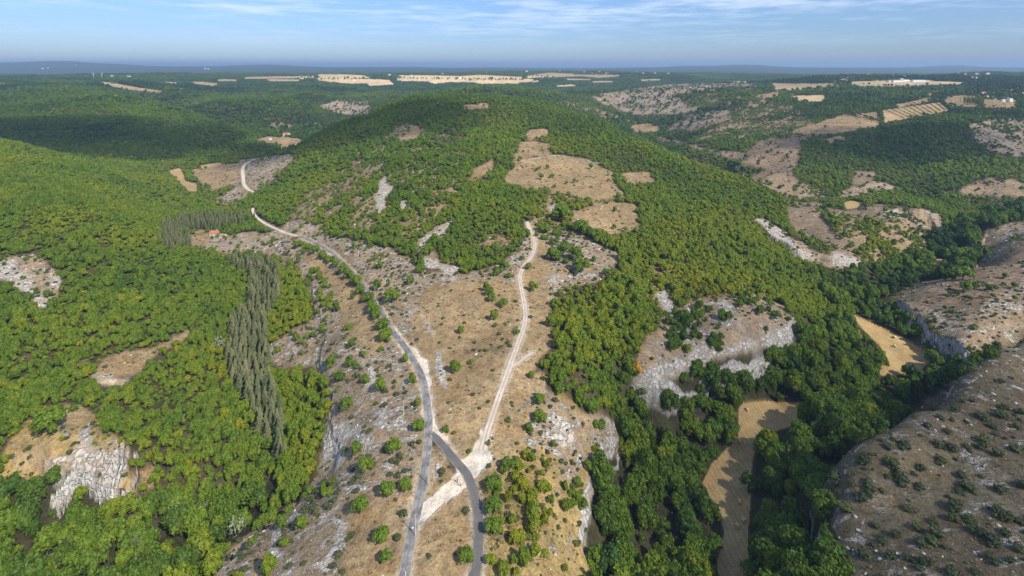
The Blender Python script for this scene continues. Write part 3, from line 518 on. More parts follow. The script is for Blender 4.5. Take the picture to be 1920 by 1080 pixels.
# class table: colour, rockiness, mown
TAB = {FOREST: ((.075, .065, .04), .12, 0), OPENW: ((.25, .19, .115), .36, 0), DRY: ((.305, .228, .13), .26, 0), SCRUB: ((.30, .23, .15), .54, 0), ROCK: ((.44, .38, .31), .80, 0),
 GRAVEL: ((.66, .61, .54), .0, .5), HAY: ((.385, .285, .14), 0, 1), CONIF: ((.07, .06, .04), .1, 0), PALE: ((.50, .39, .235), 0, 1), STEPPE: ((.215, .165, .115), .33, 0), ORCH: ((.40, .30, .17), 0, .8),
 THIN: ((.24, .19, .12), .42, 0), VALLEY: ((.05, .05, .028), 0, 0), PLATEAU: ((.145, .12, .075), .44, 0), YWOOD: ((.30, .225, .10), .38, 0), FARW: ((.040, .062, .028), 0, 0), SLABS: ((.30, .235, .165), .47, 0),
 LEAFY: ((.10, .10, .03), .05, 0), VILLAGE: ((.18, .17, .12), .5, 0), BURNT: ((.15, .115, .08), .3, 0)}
NG = GX.size
colt = np.zeros((20, 4), np.float32); colt[:, 3] = 1; rkt = np.zeros(20, np.float32); mwt = np.zeros(20, np.float32)
for k, (c, r, mw) in TAB.items(): colt[k, :3] = c; rkt[k] = r; mwt[k] = mw
cov_ = colt[CLS]; rk_ = rkt[CLS].copy(); mw_ = mwt[CLS]
# soften the borders of natural covers on the near ground
def blur(a, k=2):
    for _ in range(k):
        a = (a+np.roll(a, 1, 0)+np.roll(a, -1, 0)+np.roll(a, 1, 1)+np.roll(a, -1, 1))/5
    return a
fvar = np.repeat((1+.3*np.sin(np.round(GX/140+GY/390)*12.9))[..., None], 4, -1); cov_ = np.where((CLS == PALE)[..., None], cov_*np.clip(fvar, .7, 1.25), cov_)
soft = blur(cov_, 3); kk = ((GY < 900) & ~np.isin(CLS, (HAY, GRAVEL)))[..., None]; cov_ = np.where(kk, soft, cov_); cov_[..., 3] = 1
rk_ = np.where(kk[..., 0], blur(rk_, 3), rk_)
verge = np.clip(1-np.abs(GR-0.7)/1.6, 0, 1)*(GR < 2.5)*(GY < 600); verge = verge*np.clip(0.6+fbm(GX, GY, 12, 3), 0, 1)
cov_[..., :3] = cov_[..., :3]*(1-verge[..., None])+np.array([.46, .40, .32])*verge[..., None]
steep_ = np.clip((STEEP-1.7)/0.6, 0, 1)*(GY < 2400); nearroad = np.clip((GR-1)/2, 0, 1); rk_ = rk_*nearroad
fw_ = ((CLS == FARW) | ((CLS == FOREST) & (GY > 2600))).astype(np.float32)
me = bpy.data.meshes.new('ground'); nr, nc = GX.shape
me.vertices.add(NG); me.vertices.foreach_set('co', np.stack([GX, GY, GZ], -1).astype(np.float32).ravel())
ii = np.arange(NG).reshape(nr, nc); q = np.stack([ii[:-1, :-1], ii[:-1, 1:], ii[1:, 1:], ii[1:, :-1]], -1).reshape(-1, 4)
me.loops.add(q.size); me.loops.foreach_set('vertex_index', q.ravel().astype(np.int32)); me.polygons.add(len(q)); me.polygons.foreach_set('loop_start', np.arange(0, q.size, 4, dtype=np.int32)); me.update()
me.color_attributes.new('cover', 'FLOAT_COLOR', 'POINT').data.foreach_set('color', cov_.astype(np.float32).ravel())
for nm, a in (('rocky', rk_), ('steep', steep_), ('mown', mw_), ('farwood', fw_)): me.attributes.new(nm, 'FLOAT', 'POINT').data.foreach_set('value', a.astype(np.float32).ravel())
me.polygons.foreach_set('use_smooth', np.ones(len(q), bool)); me.materials.append(GM)
COL = C.collection
def link(name, data, parent=None, kind=None):
    o = bpy.data.objects.new(name, data); COL.objects.link(o); o.parent = parent
    if kind: o['kind'] = kind
    return o
def tag(o, label, cat, group=None):
    o['label'] = label; o['category'] = cat
    if group: o['group'] = group
    return o
ground = link('ground', me, kind='structure')
# ------------------------------------------------------------------ lookups on the terrain grid
def gidx(X, Y):
    u = X/Y; v = np.log(Y); i = np.clip(np.searchsorted(vrows, v)-1, 0, nr-2); j = np.clip(np.searchsorted(ucols, u)-1, 0, nc-2)
    return i, j, np.clip((v-vrows[i])/(vrows[i+1]-vrows[i]), 0, 1), np.clip((u-ucols[j])/(ucols[j+1]-ucols[j]), 0, 1)
def samp(A_, X, Y):
    i, j, fv, fu = gidx(X, Y); return (A_[i, j]*(1-fu)+A_[i, j+1]*fu)*(1-fv)+(A_[i+1, j]*(1-fu)+A_[i+1, j+1]*fu)*fv
def gz(x, y): return float(samp(GZ, np.array([x]), np.array([y]))[0])
def near_(A_, X, Y): i, j, fv, fu = gidx(X, Y); return A_[i+(fv > .5), j+(fu > .5)]
def at(px, py):
    """ground point surveyed through column px, row py"""
    u = (px-960)/F; j = min(max(int(np.searchsorted(ucols, u)), 0), nc-1); col = PY[:, j]; hit = np.nonzero(col <= py)[0]
    i = int(hit[0]) if len(hit) else nr-1
    if i > 0: t = (col[i-1]-py)/(col[i-1]-col[i]+1e-9); Y = GY[i-1, j]+(GY[i, j]-GY[i-1, j])*t
    else: Y = GY[0, j]
    return Vector((u*Y, Y, gz(u*Y, Y)))
# ------------------------------------------------------------------ roads as sheets on the ground
def ribbon(name, key, m, lift, label_w=1.0, cuts=6):
    L, z, w = RL[key]; T = np.gradient(L, axis=0); T /= np.linalg.norm(T, axis=1)[:, None]; Nn = np.c_[-T[:, 1], T[:, 0]]
    wob = 1+0.05*fbm(L[:, 0], L[:, 1], 14, 3); vs = []; uv = []
    for i in range(len(L)):
        for c in range(cuts+1):
            s = (c/cuts-.5)*w*wob[i]*label_w; p = L[i]+Nn[i]*s; vs.append((p[0], p[1], max(gz(p[0], p[1]), z[i]-.3)+lift)); uv.append((c/cuts, i*1.5))
    k = cuts+1; fs = [(i*k+c, (i+1)*k+c, (i+1)*k+c+1, i*k+c+1) for i in range(len(L)-1) for c in range(cuts)]
    m_ = bpy.data.meshes.new(name); m_.from_pydata(vs, [], fs); m_.attributes.new('across', 'FLOAT', 'POINT').data.foreach_set('value', np.array(uv, np.float32)[:, 0])
    m_.materials.append(m); o = link(name, m_, kind='structure')
    return o
def road_mat(name, c1, c2, cc, cw, edge):
    m, nt, n, l, b = mat(name); P = n.new('ShaderNodeNewGeometry').outputs['Position']; ac = attr(n, 'across', 'Fac')
    c = mixc(n, l, rangen(n, l, noise_node(n, l, P, 0.16, 5, 0.6), 0.42, 0.58), c1, c2)
    c = mixc(n, l, rangen(n, l, noise_node(n, l, P, 1.2, 4, 0.7), 0.3, 0.7, 0, 0.35), c, tuple(x*0.75 for x in c1))
    d = mth(n, l, 'ABSOLUTE', mth(n, l, 'SUBTRACT', ac, 0.5)); dn = mth(n, l, 'ADD', d, rangen(n, l, noise_node(n, l, P, 0.5, 4), 0.2, 0.8, -.08, .08))
    c = mixc(n, l, rangen(n, l, dn, cw, cw+.06, 1, 0), c, cc)
    c = mixc(n, l, rangen(n, l, dn, 0.40, 0.5, 0, .85), c, edge)
    l.new(c, b.inputs['Base Color']); b.inputs['Roughness'].default_value = 0.9; b.inputs['Specular IOR Level'].default_value = 0.2
    return m
ASPH = road_mat('asphalt', (.15, .147, .15), (.33, .32, .31), (.19, .185, .185), 0.05, (.42, .37, .30))
ASPH2 = road_mat('new_asphalt', (.125, .12, .12), (.16, .155, .15), (.13, .125, .125), 0.05, (.36, .31, .25))
TRK = road_mat('limestone_track', (.62, .55, .48), (.50, .43, .36), (.42, .32, .22), 0.06, (.34, .25, .15))
TRK2 = road_mat('pale_track', (.66, .60, .53), (.56, .49, .42), (.52, .44, .36), 0.04, (.40, .32, .22))
ribbon('country_road', 'lane', ASPH, .10); ribbon('side_road', 'lane2', ASPH2, .104); ribbon('dirt_track', 'track', TRK, .10); ribbon('footpath', 'track2', TRK, .096, cuts=4)
ribbon('valley_track', 'farlane', TRK2, .10); ribbon('hillside_track', 'fartrack', TRK2, .10)
# openings of the survey seen over the crowns: trees stand back from them
OPEN = np.zeros(20, bool); OPEN[[DRY, HAY, PALE, GRAVEL, ROCK, STEPPE, SCRUB, SLABS, ORCH]] = True
IMG = np.full((552, 970), -1, np.int16); vv_ = (VIS & (PX > -10) & (PX < 1925) & (PY < 1095) & (PY > 110))
ri = np.clip(((PY+4)/2).astype(int), 0, 551); rj = np.clip(((PX+10)/2).astype(int), 0, 969); cl2 = np.where(GR < 1.2, GRAVEL, CLS)
IMG[ri[vv_], rj[vv_]] = cl2[vv_]
for _ in range(3):
    e = IMG < 0; IMG[e] = np.roll(IMG, 1, 0)[e]
    e = IMG < 0; IMG[e] = np.roll(IMG, 1, 1)[e]
def over(X, Y, r, h):
    z = samp(GZ, X, Y); px = 960+F*X/Y; k = np.zeros(X.shape, bool)
    for fx, fz in ((0, .85), (-.7, .5), (.7, .5), (0, .5)):
        a = np.clip(((HY+(H-z-h*fz)*F/Y+4)/2).astype(int), 0, 551); b_ = np.clip(((px+fx*r*F/Y+10)/2).astype(int), 0, 969); c = IMG[a, b_]; k |= OPEN[np.maximum(c, 0)] & (c >= 0)
    return k
# ------------------------------------------------------------------ foliage
def leaf_mat(name, dark, mid_, yel, trans=0.25):
    m, nt, n, l, b = mat(name); tone = attr(n, 'tone', 'Fac', 'INSTANCER'); oi = n.new('ShaderNodeObjectInfo'); P = n.new('ShaderNodeNewGeometry').outputs['Position']
    t = mth(n, l, 'ADD', tone, rangen(n, l, oi.outputs['Random'], 0, 1, -.09, .09)); t = mth(n, l, 'ADD', t, rangen(n, l, noise_node(n, l, P, 0.7, 3, 0.6), 0.3, 0.7, -.12, .12))
    r = n.new('ShaderNodeValToRGB'); l.new(t, r.inputs[0]); e = r.color_ramp.elements
    e[0].position = 0; e[0].color = (*dark, 1); e[1].position = 1; e[1].color = (*yel, 1); k = e.new(0.5); k.color = (*mid_, 1); k = e.new(0.27); k.color = (*[(a*.4+c*.6) for a, c in zip(dark, mid_)], 1)
    hv = mixc(n, l, rangen(n, l, mth(n, l, 'FRACT', mth(n, l, 'MULTIPLY', oi.outputs['Random'], 7.13)), .0, 1, 0.0, 0.35), r.outputs[0], mixc(n, l, 1.0, r.outputs[0], (0.72, 0.82, 1.2), 'MULTIPLY'))
    l.new(hv, b.inputs['Base Color']); b.inputs['Roughness'].default_value = 0.55; b.inputs['Specular IOR Level'].default_value = 0.3
    tr = n.new('ShaderNodeBsdfTranslucent'); l.new(mixc(n, l, 1.0, hv, (1.1, 1.25, 0.5), 'MULTIPLY'), tr.inputs[0]); mx = n.new('ShaderNodeMixShader'); mx.inputs[0].default_value = trans
    l.new(b.outputs[0], mx.inputs[1]); l.new(tr.outputs[0], mx.inputs[2]); l.new(mx.outputs[0], n['Material Output'].inputs['Surface']); return m
LEAF = leaf_mat('broad_leaves', (.030, .076, .016), (.145, .225, .018), (.30, .30, .014), .3)
SHRUBM = leaf_mat('shrub_leaves', (.055, .065, .035), (.085, .105, .035), (.15, .18, .025), .15)
PINEM = leaf_mat('conifer_needles', (.08, .105, .045), (.165, .185, .078), (.27, .25, .125), .25)
ORNG = simple('autumn_leaves', (.52, .29, .03), .7, .2, 1.5); PALEL = simple('lichen_leaves', (.20, .225, .13), .8, .2, 1.5); DEADM = simple('grey_twigs', (.24, .225, .18), .9, .15, 2); BARK = simple('bark', (.13, .10, .075), .95, .2, 4)
def mesh_np(name, V, Fq, m):
    me_ = bpy.data.meshes.new(name); me_.from_pydata([tuple(v) for v in V], [], Fq)
    if m: me_.materials.append(m)
    return me_
def ico(r=1, sub=1):
    import bmesh
    bm = bmesh.new(); bmesh.ops.create_icosphere(bm, subdivisions=sub, radius=r); V = np.array([v.co[:] for v in bm.verts]); Fc = [[v.index for v in f.verts] for f in bm.faces]; bm.free(); return V, Fc
def crown_geo(seed, lobes, per, size, hgt=1.0, base=0.55, core=True, spread=.74):
    r_ = np.random.default_rng(seed); V = []; Fc = []
    cs = []
    for i in range(lobes):
        if i == 0: c = np.array([0, 0, .30]); rad = .52
        else:
            a = i*2.399+r_.random(); t = r_.random(); c = np.array([math.cos(a)*spread*math.sqrt(.25+.75*t), math.sin(a)*spread*math.sqrt(.25+.75*t), (1-t)*.62-.12+r_.random()*.22]); rad = .17+.27*r_.random()
        cs.append((c, rad))
    if core:
        v, f = ico(1, 1)
        for c, rad in cs[:1+lobes//2]:
            o = len(V); V += list(v*rad*.80*(1+.25*(r_.random((len(v), 1))-.5))+c); Fc += [[a+o for a in q] for q in f]
    for c, rad in cs:
        for k in range(max(4, int(per*(rad/.4)**2))):
            d = r_.normal(size=3); d[2] += .35; d /= np.linalg.norm(d); p = c+d*rad*(.82+.28*r_.random())
            nrm = d+r_.normal(size=3)*.42; nrm /= np.linalg.norm(nrm); a = np.cross(nrm, r_.normal(size=3)); a /= np.linalg.norm(a); b_ = np.cross(nrm, a); s = size*(.6+.8*r_.random())
            o = len(V); V += [p+a*s, p+b_*s*.8, p-a*s*.9, p-b_*s*.7]; Fc.append([o, o+1, o+2, o+3])
    V = np.array(V); V[:, 2] = (V[:, 2]+.35)*hgt+base; return V, Fc
def conifer_geo(seed, tiers, arms, wid=.18):
    r_ = np.random.default_rng(seed); V = []; Fc = []
    for t in range(tiers):
        z = .12+.86*t/tiers; rr = wid*(1-t/tiers)**.8*(.8+.4*r_.random())+.015
        for k in range(arms):
            a = k*6.283/arms+r_.random()*1.2; L = rr*(.7+.5*r_.random()); dz = -.02-.03*r_.random(); w = .012+L*.16
            d = np.array([math.cos(a), math.sin(a), 0]); s = np.array([-d[1], d[0], 0]); p0 = np.array([0, 0, z+.03]); p1 = d*L*.6+[0, 0, z+.015]+s*w; p2 = d*L+[0, 0, z+dz]; p3 = d*L*.6+[0, 0, z+.015-.02]-s*w
            o = len(V); V += [p0, p1, p2, p3]; Fc.append([o, o+1, o+2, o+3])
    V += [np.array([.012, 0, 0]), np.array([-.006, .011, 0]), np.array([-.006, -.011, 0]), np.array([0, 0, 1.0])]; o = len(V)-4; Fc += [[o, o+1, o+3], [o+1, o+2, o+3], [o+2, o, o+3]]
    return np.array(V), Fc
def shrub_geo(seed, lobes, per, size):
    V, Fc = crown_geo(seed, lobes, per, size, .62, -.02, True, .6); V[:, 2] = np.maximum(V[:, 2], -.1); return V, Fc
def tuft_geo(seed):
    r_ = np.random.default_rng(seed); V = []; Fc = []
    for k in range(16):
        a = r_.random()*6.28; d = np.array([math.cos(a), math.sin(a), 0]); s = np.array([-d[1], d[0], 0])*.16; p = d*.55*r_.random(); o = len(V)
        V += [p-s, p+s, p+d*.45+[0, 0, .5+.4*r_.random()]]; Fc.append([o, o+1, o+2])
    return np.array(V), Fc
def rock_geo(seed):
    r_ = np.random.default_rng(seed); v, f = ico(1, 2)
    for k in range(7):
        d = r_.normal(size=3); d /= np.linalg.norm(d); o = .55+.3*r_.random(); dd = v@d; v = v-np.outer(np.maximum(dd-o, 0), d)
    v = v*np.array([1, .75, .55])*(1+.06*r_.normal(size=(len(v), 1))); v[:, 2] += .12; return v, f
def trunk_geo(seed, h=.9, r=.07, limbs=5, top=.55):
    r_ = np.random.default_rng(seed); V = []; Fc = []
    def cone(a, b_, ra, rb, k=6):
        a = np.array(a, float); b_ = np.array(b_, float); d = b_-a; d /= np.linalg.norm(d); x = np.cross(d, [.3, .9, .1]); x /= np.linalg.norm(x); y = np.cross(d, x); o = len(V)
        for i in range(k): t = i*6.283/k; V.append(a+(x*math.cos(t)+y*math.sin(t))*ra)
        for i in range(k): t = i*6.283/k; V.append(b_+(x*math.cos(t)+y*math.sin(t))*rb)
        for i in range(k): Fc.append([o+i, o+(i+1) % k, o+k+(i+1) % k, o+k+i])
    cone((0, 0, -.25), (.02, .01, h*.55), r, r*.7)
    for i in range(limbs):
        a = i*2.4+r_.random(); L = top*(.7+.5*r_.random()); m_ = (math.cos(a)*L*.5, math.sin(a)*L*.5, h*.55+.35*L); cone((.02, .01, h*(.4+.15*r_.random())), m_, r*.5, r*.32)
        for s in (-1, 1): cone(m_, (math.cos(a+s*.5)*L, math.sin(a+s*.5)*L, h*.6+L*(.6+.4*r_.random())), r*.3, r*.08, 4)
    return V, Fc
PROTO = {}; PC = bpy.data.collections.new('plant_prototypes'); ORDER = []
def proto(key, geo, m): PROTO[key] = mesh_np(key, geo[0], geo[1], m); ORDER.append(key); return PROTO[key]
for i in range(4): proto('a_near_crown_%d' % i, crown_geo(10+i, 19+i, 85, .098, (.9, 1.05, 1.25, 1.1)[i], .55, True, (.74, .66, .6, .82)[i]), LEAF)
for i in range(3): proto('b_mid_crown_%d' % i, crown_geo(30+i, 9, 22, .20, 1.0+.12*i, .5), LEAF)
for i in range(3): proto('c_far_crown_%d' % i, crown_geo(50+i, 6, 9, .30, 1.0, .4), LEAF)
for i in range(2): proto('d_far_clump_%d' % i, crown_geo(60+i, 14, 9, .17, .45, -.05, True, .8), LEAF)
for i in range(3): proto('e_conifer_%d' % i, conifer_geo(70+i, 26, 9), PINEM)
for i in range(3): proto('f_shrub_%d' % i, shrub_geo(80+i, 9, 30, .15), SHRUBM)
for i in range(2): proto('g_far_shrub_%d' % i, shrub_geo(90+i, 5, 8, .28), SHRUBM)
ROCKM = simple('loose_limestone', (.50, .47, .43), .95, .22, 1.2, bump=.3)
TUFTM = leaf_mat('dry_tuft', (.16, .125, .07), (.26, .20, .11), (.22, .22, .08), .2)
for i in range(3): proto('h_rock_%d' % i, rock_geo(100+i), ROCKM)
for i in range(2): proto('i_tuft_%d' % i, tuft_geo(110+i), TUFTM)
for k in ORDER: o_ = bpy.data.objects.new(k, PROTO[k]); PC.objects.link(o_)
def rng_idx(pref): return [i for i, k in enumerate(sorted(ORDER)) if k.startswith(pref)]
SO = sorted(ORDER)
def stuff(name, X, Y, Z, S, SZ, IDX, TONE, label, tilt=None):
    k = len(X); m_ = bpy.data.meshes.new(name); m_.vertices.add(k); m_.vertices.foreach_set('co', np.stack([X, Y, Z], -1).astype(np.float32).ravel())
    ax_ = 1+.22*(rng.random(k)-.5); sc_ = np.stack([S*ax_, S/ax_, SZ], -1).astype(np.float32); rot = np.zeros((k, 3), np.float32); rot[:, 2] = rng.random(k)*6.283; rot[:, 0] = rng.normal(size=k)*.07; rot[:, 1] = rng.normal(size=k)*.07
    if tilt is not None: rot[:, 0] = rng.normal(size=k)*tilt; rot[:, 1] = rng.normal(size=k)*tilt
    m_.attributes.new('size', 'FLOAT_VECTOR', 'POINT').data.foreach_set('vector', sc_.ravel()); m_.attributes.new('turn', 'FLOAT_VECTOR', 'POINT').data.foreach_set('vector', rot.ravel())
    m_.attributes.new('which', 'INT', 'POINT').data.foreach_set('value', np.asarray(IDX, np.int32)); m_.attributes.new('tone', 'FLOAT', 'POINT').data.foreach_set('value', np.asarray(TONE, np.float32))
    o = link(name, m_, kind='stuff'); g = bpy.data.node_groups.new(name, 'GeometryNodeTree'); g.interface.new_socket('Geometry', in_out='INPUT', socket_type='NodeSocketGeometry'); g.interface.new_socket('Geometry', in_out='OUTPUT', socket_type='NodeSocketGeometry')
    n = g.nodes; l = g.links; gi = n.new('NodeGroupInput'); go = n.new('NodeGroupOutput'); ip = n.new('GeometryNodeInstanceOnPoints'); ci = n.new('GeometryNodeCollectionInfo'); ci.inputs['Collection'].default_value = PC; ci.inputs['Separate Children'].default_value = True; ci.inputs['Reset Children'].default_value = True
    def na(nm, t): a = n.new('GeometryNodeInputNamedAttribute'); a.data_type = t; a.inputs['Name'].default_value = nm; return a.outputs['Attribute']
    l.new(gi.outputs[0], ip.inputs['Points']); l.new(ci.outputs[0], ip.inputs['Instance']); ip.inputs['Pick Instance'].default_value = True
    l.new(na('which', 'INT'), ip.inputs['Instance Index']); l.new(na('size', 'FLOAT_VECTOR'), ip.inputs['Scale'])
    er = n.new('FunctionNodeEulerToRotation'); l.new(na('turn', 'FLOAT_VECTOR'), er.inputs[0]); l.new(er.outputs[0], ip.inputs['Rotation']); l.new(ip.outputs[0], go.inputs[0])
    md = o.modifiers.new('scatter', 'NODES'); md.node_group = g; o['label'] = label
    return o
# candidates on a jittered grid, ring by ring
def cand(s, y0, y1, um=1.12):
    xs = np.arange(-um*y1, um*y1, s); ys = np.arange(y0, y1, s); X, Y = np.meshgrid(xs, ys); X = X+(rng.random(X.shape)-.5)*s*.9; Y = Y+(rng.random(X.shape)-.5)*s*.9
    m = (np.abs(X/Y) < um) & (Y > 97); return X[m], Y[m]
def px_of(X, Y, Z): return 960+F*X/Y, HY+(H-Z)*F/Y
#            tree prob, radius, spread, tone, toneamp
TP = {FOREST: (.97, 2.3, .42, .47, .15), OPENW: (.62, 2.15, .45, .52, .16), DRY: (.004, 2.2, .3, .45, .1), SCRUB: (.05, 1.8, .4, .45, .12), ROCK: (.03, 2, .3, .45, .1), GRAVEL: (0, 2, .1, .5, 0), HAY: (0, 1, 0, 0, 0), CONIF: (.06, 2.6, .3, .42, .1),
 PALE: (0, 1, 0, 0, 0), STEPPE: (.06, 2.2, .3, .32, .1), ORCH: (0, 1, 0, 0, 0), THIN: (.66, 2.4, .4, .36, .1), VALLEY: (.85, 3.8, .38, .30, .22), PLATEAU: (0, 1, .3, .4, .1), YWOOD: (.22, 1.7, .35, .62, .16), FARW: (1, 3, .2, .30, .1), SLABS: (.22, 2.1, .35, .42, .12),
 LEAFY: (.97, 2.4, .25, .60, .10), VILLAGE: (.5, 2.6, .3, .35, .1), BURNT: (.12, 2.4, .3, .3, .1)}
tpa = np.array([TP[k] for k in range(20)])
TX, TY, TS, TT, TK = [], [], [], [], []
for s, y0, y1 in ((3.5, 95, 700), (4.8, 700, 1400), (8.0, 1400, 2700)):
    X, Y = cand(s, y0, y1); c = near_(CLS, X, Y); p = tpa[c, 0]; cl_ = fbm(X, Y, 22, 3); op = np.isin(c, (OPENW, THIN, YWOOD, SLABS, SCRUB, STEPPE, VILLAGE, BURNT))
    p = np.where(op, p+np.clip(cl_*1.5, -.45, .45)*np.minimum(1, p*2.5), p)
    big_ = c == VALLEY; p = np.where(big_ & (s < 5), p*.45, p)
    st = samp(STEEP, X, Y); p = np.where(st > 1.9, p*np.where(np.isin(c, (VALLEY, FOREST)), .55, .2), p); rd = samp(np.minimum(GR, 50), X, Y); p = np.where(rd < 1.8, 0, p)
    hid = samp(HID, X, Y); m = (rng.random(X.shape) < p) & (hid < 16)
    X, Y, c = X[m], Y[m], c[m]; r = tpa[c, 1]*(1+tpa[c, 2]*(rng.random(X.shape)*2-1))*{3.5: 1, 4.8: 1.15, 8.0: 1.8}[s]*np.where(rng.random(X.shape) < .14, .6, 1)
    r = r*(1+.35*np.clip(fbm(X+77, Y, 60, 2), -.6, .6))
    ov = over(X, Y, r, r*2.1) & ~OPEN[c] & (rng.random(X.shape) < .85); X, Y, c, r = X[~ov], Y[~ov], c[~ov], r[~ov]
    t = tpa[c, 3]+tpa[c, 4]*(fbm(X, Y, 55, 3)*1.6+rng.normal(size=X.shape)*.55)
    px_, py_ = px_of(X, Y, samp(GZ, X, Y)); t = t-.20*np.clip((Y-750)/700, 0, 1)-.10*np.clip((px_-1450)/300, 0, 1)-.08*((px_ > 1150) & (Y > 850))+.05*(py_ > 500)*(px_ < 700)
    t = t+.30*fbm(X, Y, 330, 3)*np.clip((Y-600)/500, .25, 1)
    t = t+.13*((px_ > 1000) & (py_ < 700) & (Y < 850) & np.isin(c, (FOREST, OPENW)))+.05*((px_ < 620) & (Y < 850))-.02*(Y > 900)  # relief put into leaf colour: hill flank lightened, woods behind it darkened
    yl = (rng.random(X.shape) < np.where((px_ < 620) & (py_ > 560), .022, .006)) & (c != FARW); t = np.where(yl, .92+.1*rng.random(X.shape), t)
    TX.append(X); TY.append(Y); TS.append(r); TT.append(t); TK.append(np.full(X.shape, 0 if s < 5 else (1 if s < 6 else 2)))
TX, TY, TS, TT, TK = map(np.concatenate, (TX, TY, TS, TT, TK))
# trees and bushes that stand alone, each surveyed
SOLO = """725 932 16;675 963 18;760 920 12;737 848 13;668 850 11;685 882 14;715 1017 15;723 1055 13;650 770 14;713 732 11;785 807 12;783 762 8;873 1053 14;835 812 6;990 808 9;1013 793 12;1012 758 11;917 835 5;953 883 13;925 920 16;925 962 16;926 1000 17;722 640 13;718 617 12
700 587 11;693 563 9;670 537 9;735 567 14;707 543 9;767 473 10;788 510 9;768 533 7;927 602 8;948 505 8;943 575 8;912 547 7;1037 490 14;1058 473 12;1080 490 16;1090 512 15;1000 547 8;990 505 6;1022 437 10;1055 415 18;1090 438 14;1118 450 13;968 625 6;1035 613 9;883 682 5;930 613 5
560 462 8;575 468 8;590 475 8;605 485 9;618 492 9;630 502 9;642 512 9;653 523 9;664 535 9;676 550 9;687 565 9;697 580 10;705 598 10;800 480 12;1012 317 3;1027 318 4;1108 318 5;1033 334 4;1015 337 5;1140 330 3;90 812 24;1805 525 16;1812 548 11;815 470 14"""
for q in SOLO.replace('\n', ';').split(';'):
    a, b_, r = map(float, q.split()); p = at(a, b_); TX = np.append(TX, p.x); TY = np.append(TY, p.y); TS = np.append(TS, r*p.y/F*1.05); TT = np.append(TT, .42+.12*rng.random()); TK = np.append(TK, 3)
TZ = samp(GZ, TX, TY)
tpx, tpy = px_of(TX, TY, TZ); infr = (tpx > 2) & (tpx < 1918) & (tpy < 1092)
vis = infr & (samp(HID, TX, TY) < 2)
score = np.where(vis, TS/TY, 0); score = np.where(TK == 3, score+.004*vis, score)
pick = np.argsort(-score)[:300]; ind = np.zeros(len(TX), bool); ind[pick] = True
a_, b2, c2 = rng_idx('a_'), rng_idx('b_'), rng_idx('c_')
near = (TS/TY > .0058); midr = (TS/TY > .0024) & ~near
ix = np.where(near, np.array(a_)[rng.integers(0, len(a_), len(TX))], np.where(midr, np.array(b2)[rng.integers(0, len(b2), len(TX))], np.array(c2)[rng.integers(0, len(c2), len(TX))]))
hs = TS*(.85+.6*rng.random(len(TX)))*np.where(near_(CLS, TX, TY) == VALLEY, 1.1, .95)
# distant crowns merge: broad clumps of canopy beyond 2.7 km
X, Y = cand(17, 2700, 6200); c = near_(CLS, X, Y); m = (samp(HID, X, Y) < 25) & (c == FARW) & (rng.random(X.shape) < .9) & ~over(X, Y, 11, 12); X, Y = X[m], Y[m]; dd = rng_idx('d_')
rest = ~ind
FXx = np.r_[TX[rest], X]; FY = np.r_[TY[rest], Y]; fsz = 11+5*rng.random(len(X))
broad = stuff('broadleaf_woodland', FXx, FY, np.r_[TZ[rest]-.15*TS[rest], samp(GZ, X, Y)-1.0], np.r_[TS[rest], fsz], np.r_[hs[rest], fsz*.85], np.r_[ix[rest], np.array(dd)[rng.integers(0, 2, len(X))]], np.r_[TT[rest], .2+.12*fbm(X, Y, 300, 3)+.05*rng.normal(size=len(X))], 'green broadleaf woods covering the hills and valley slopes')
print('TREES', len(TX), 'clumps', len(X))
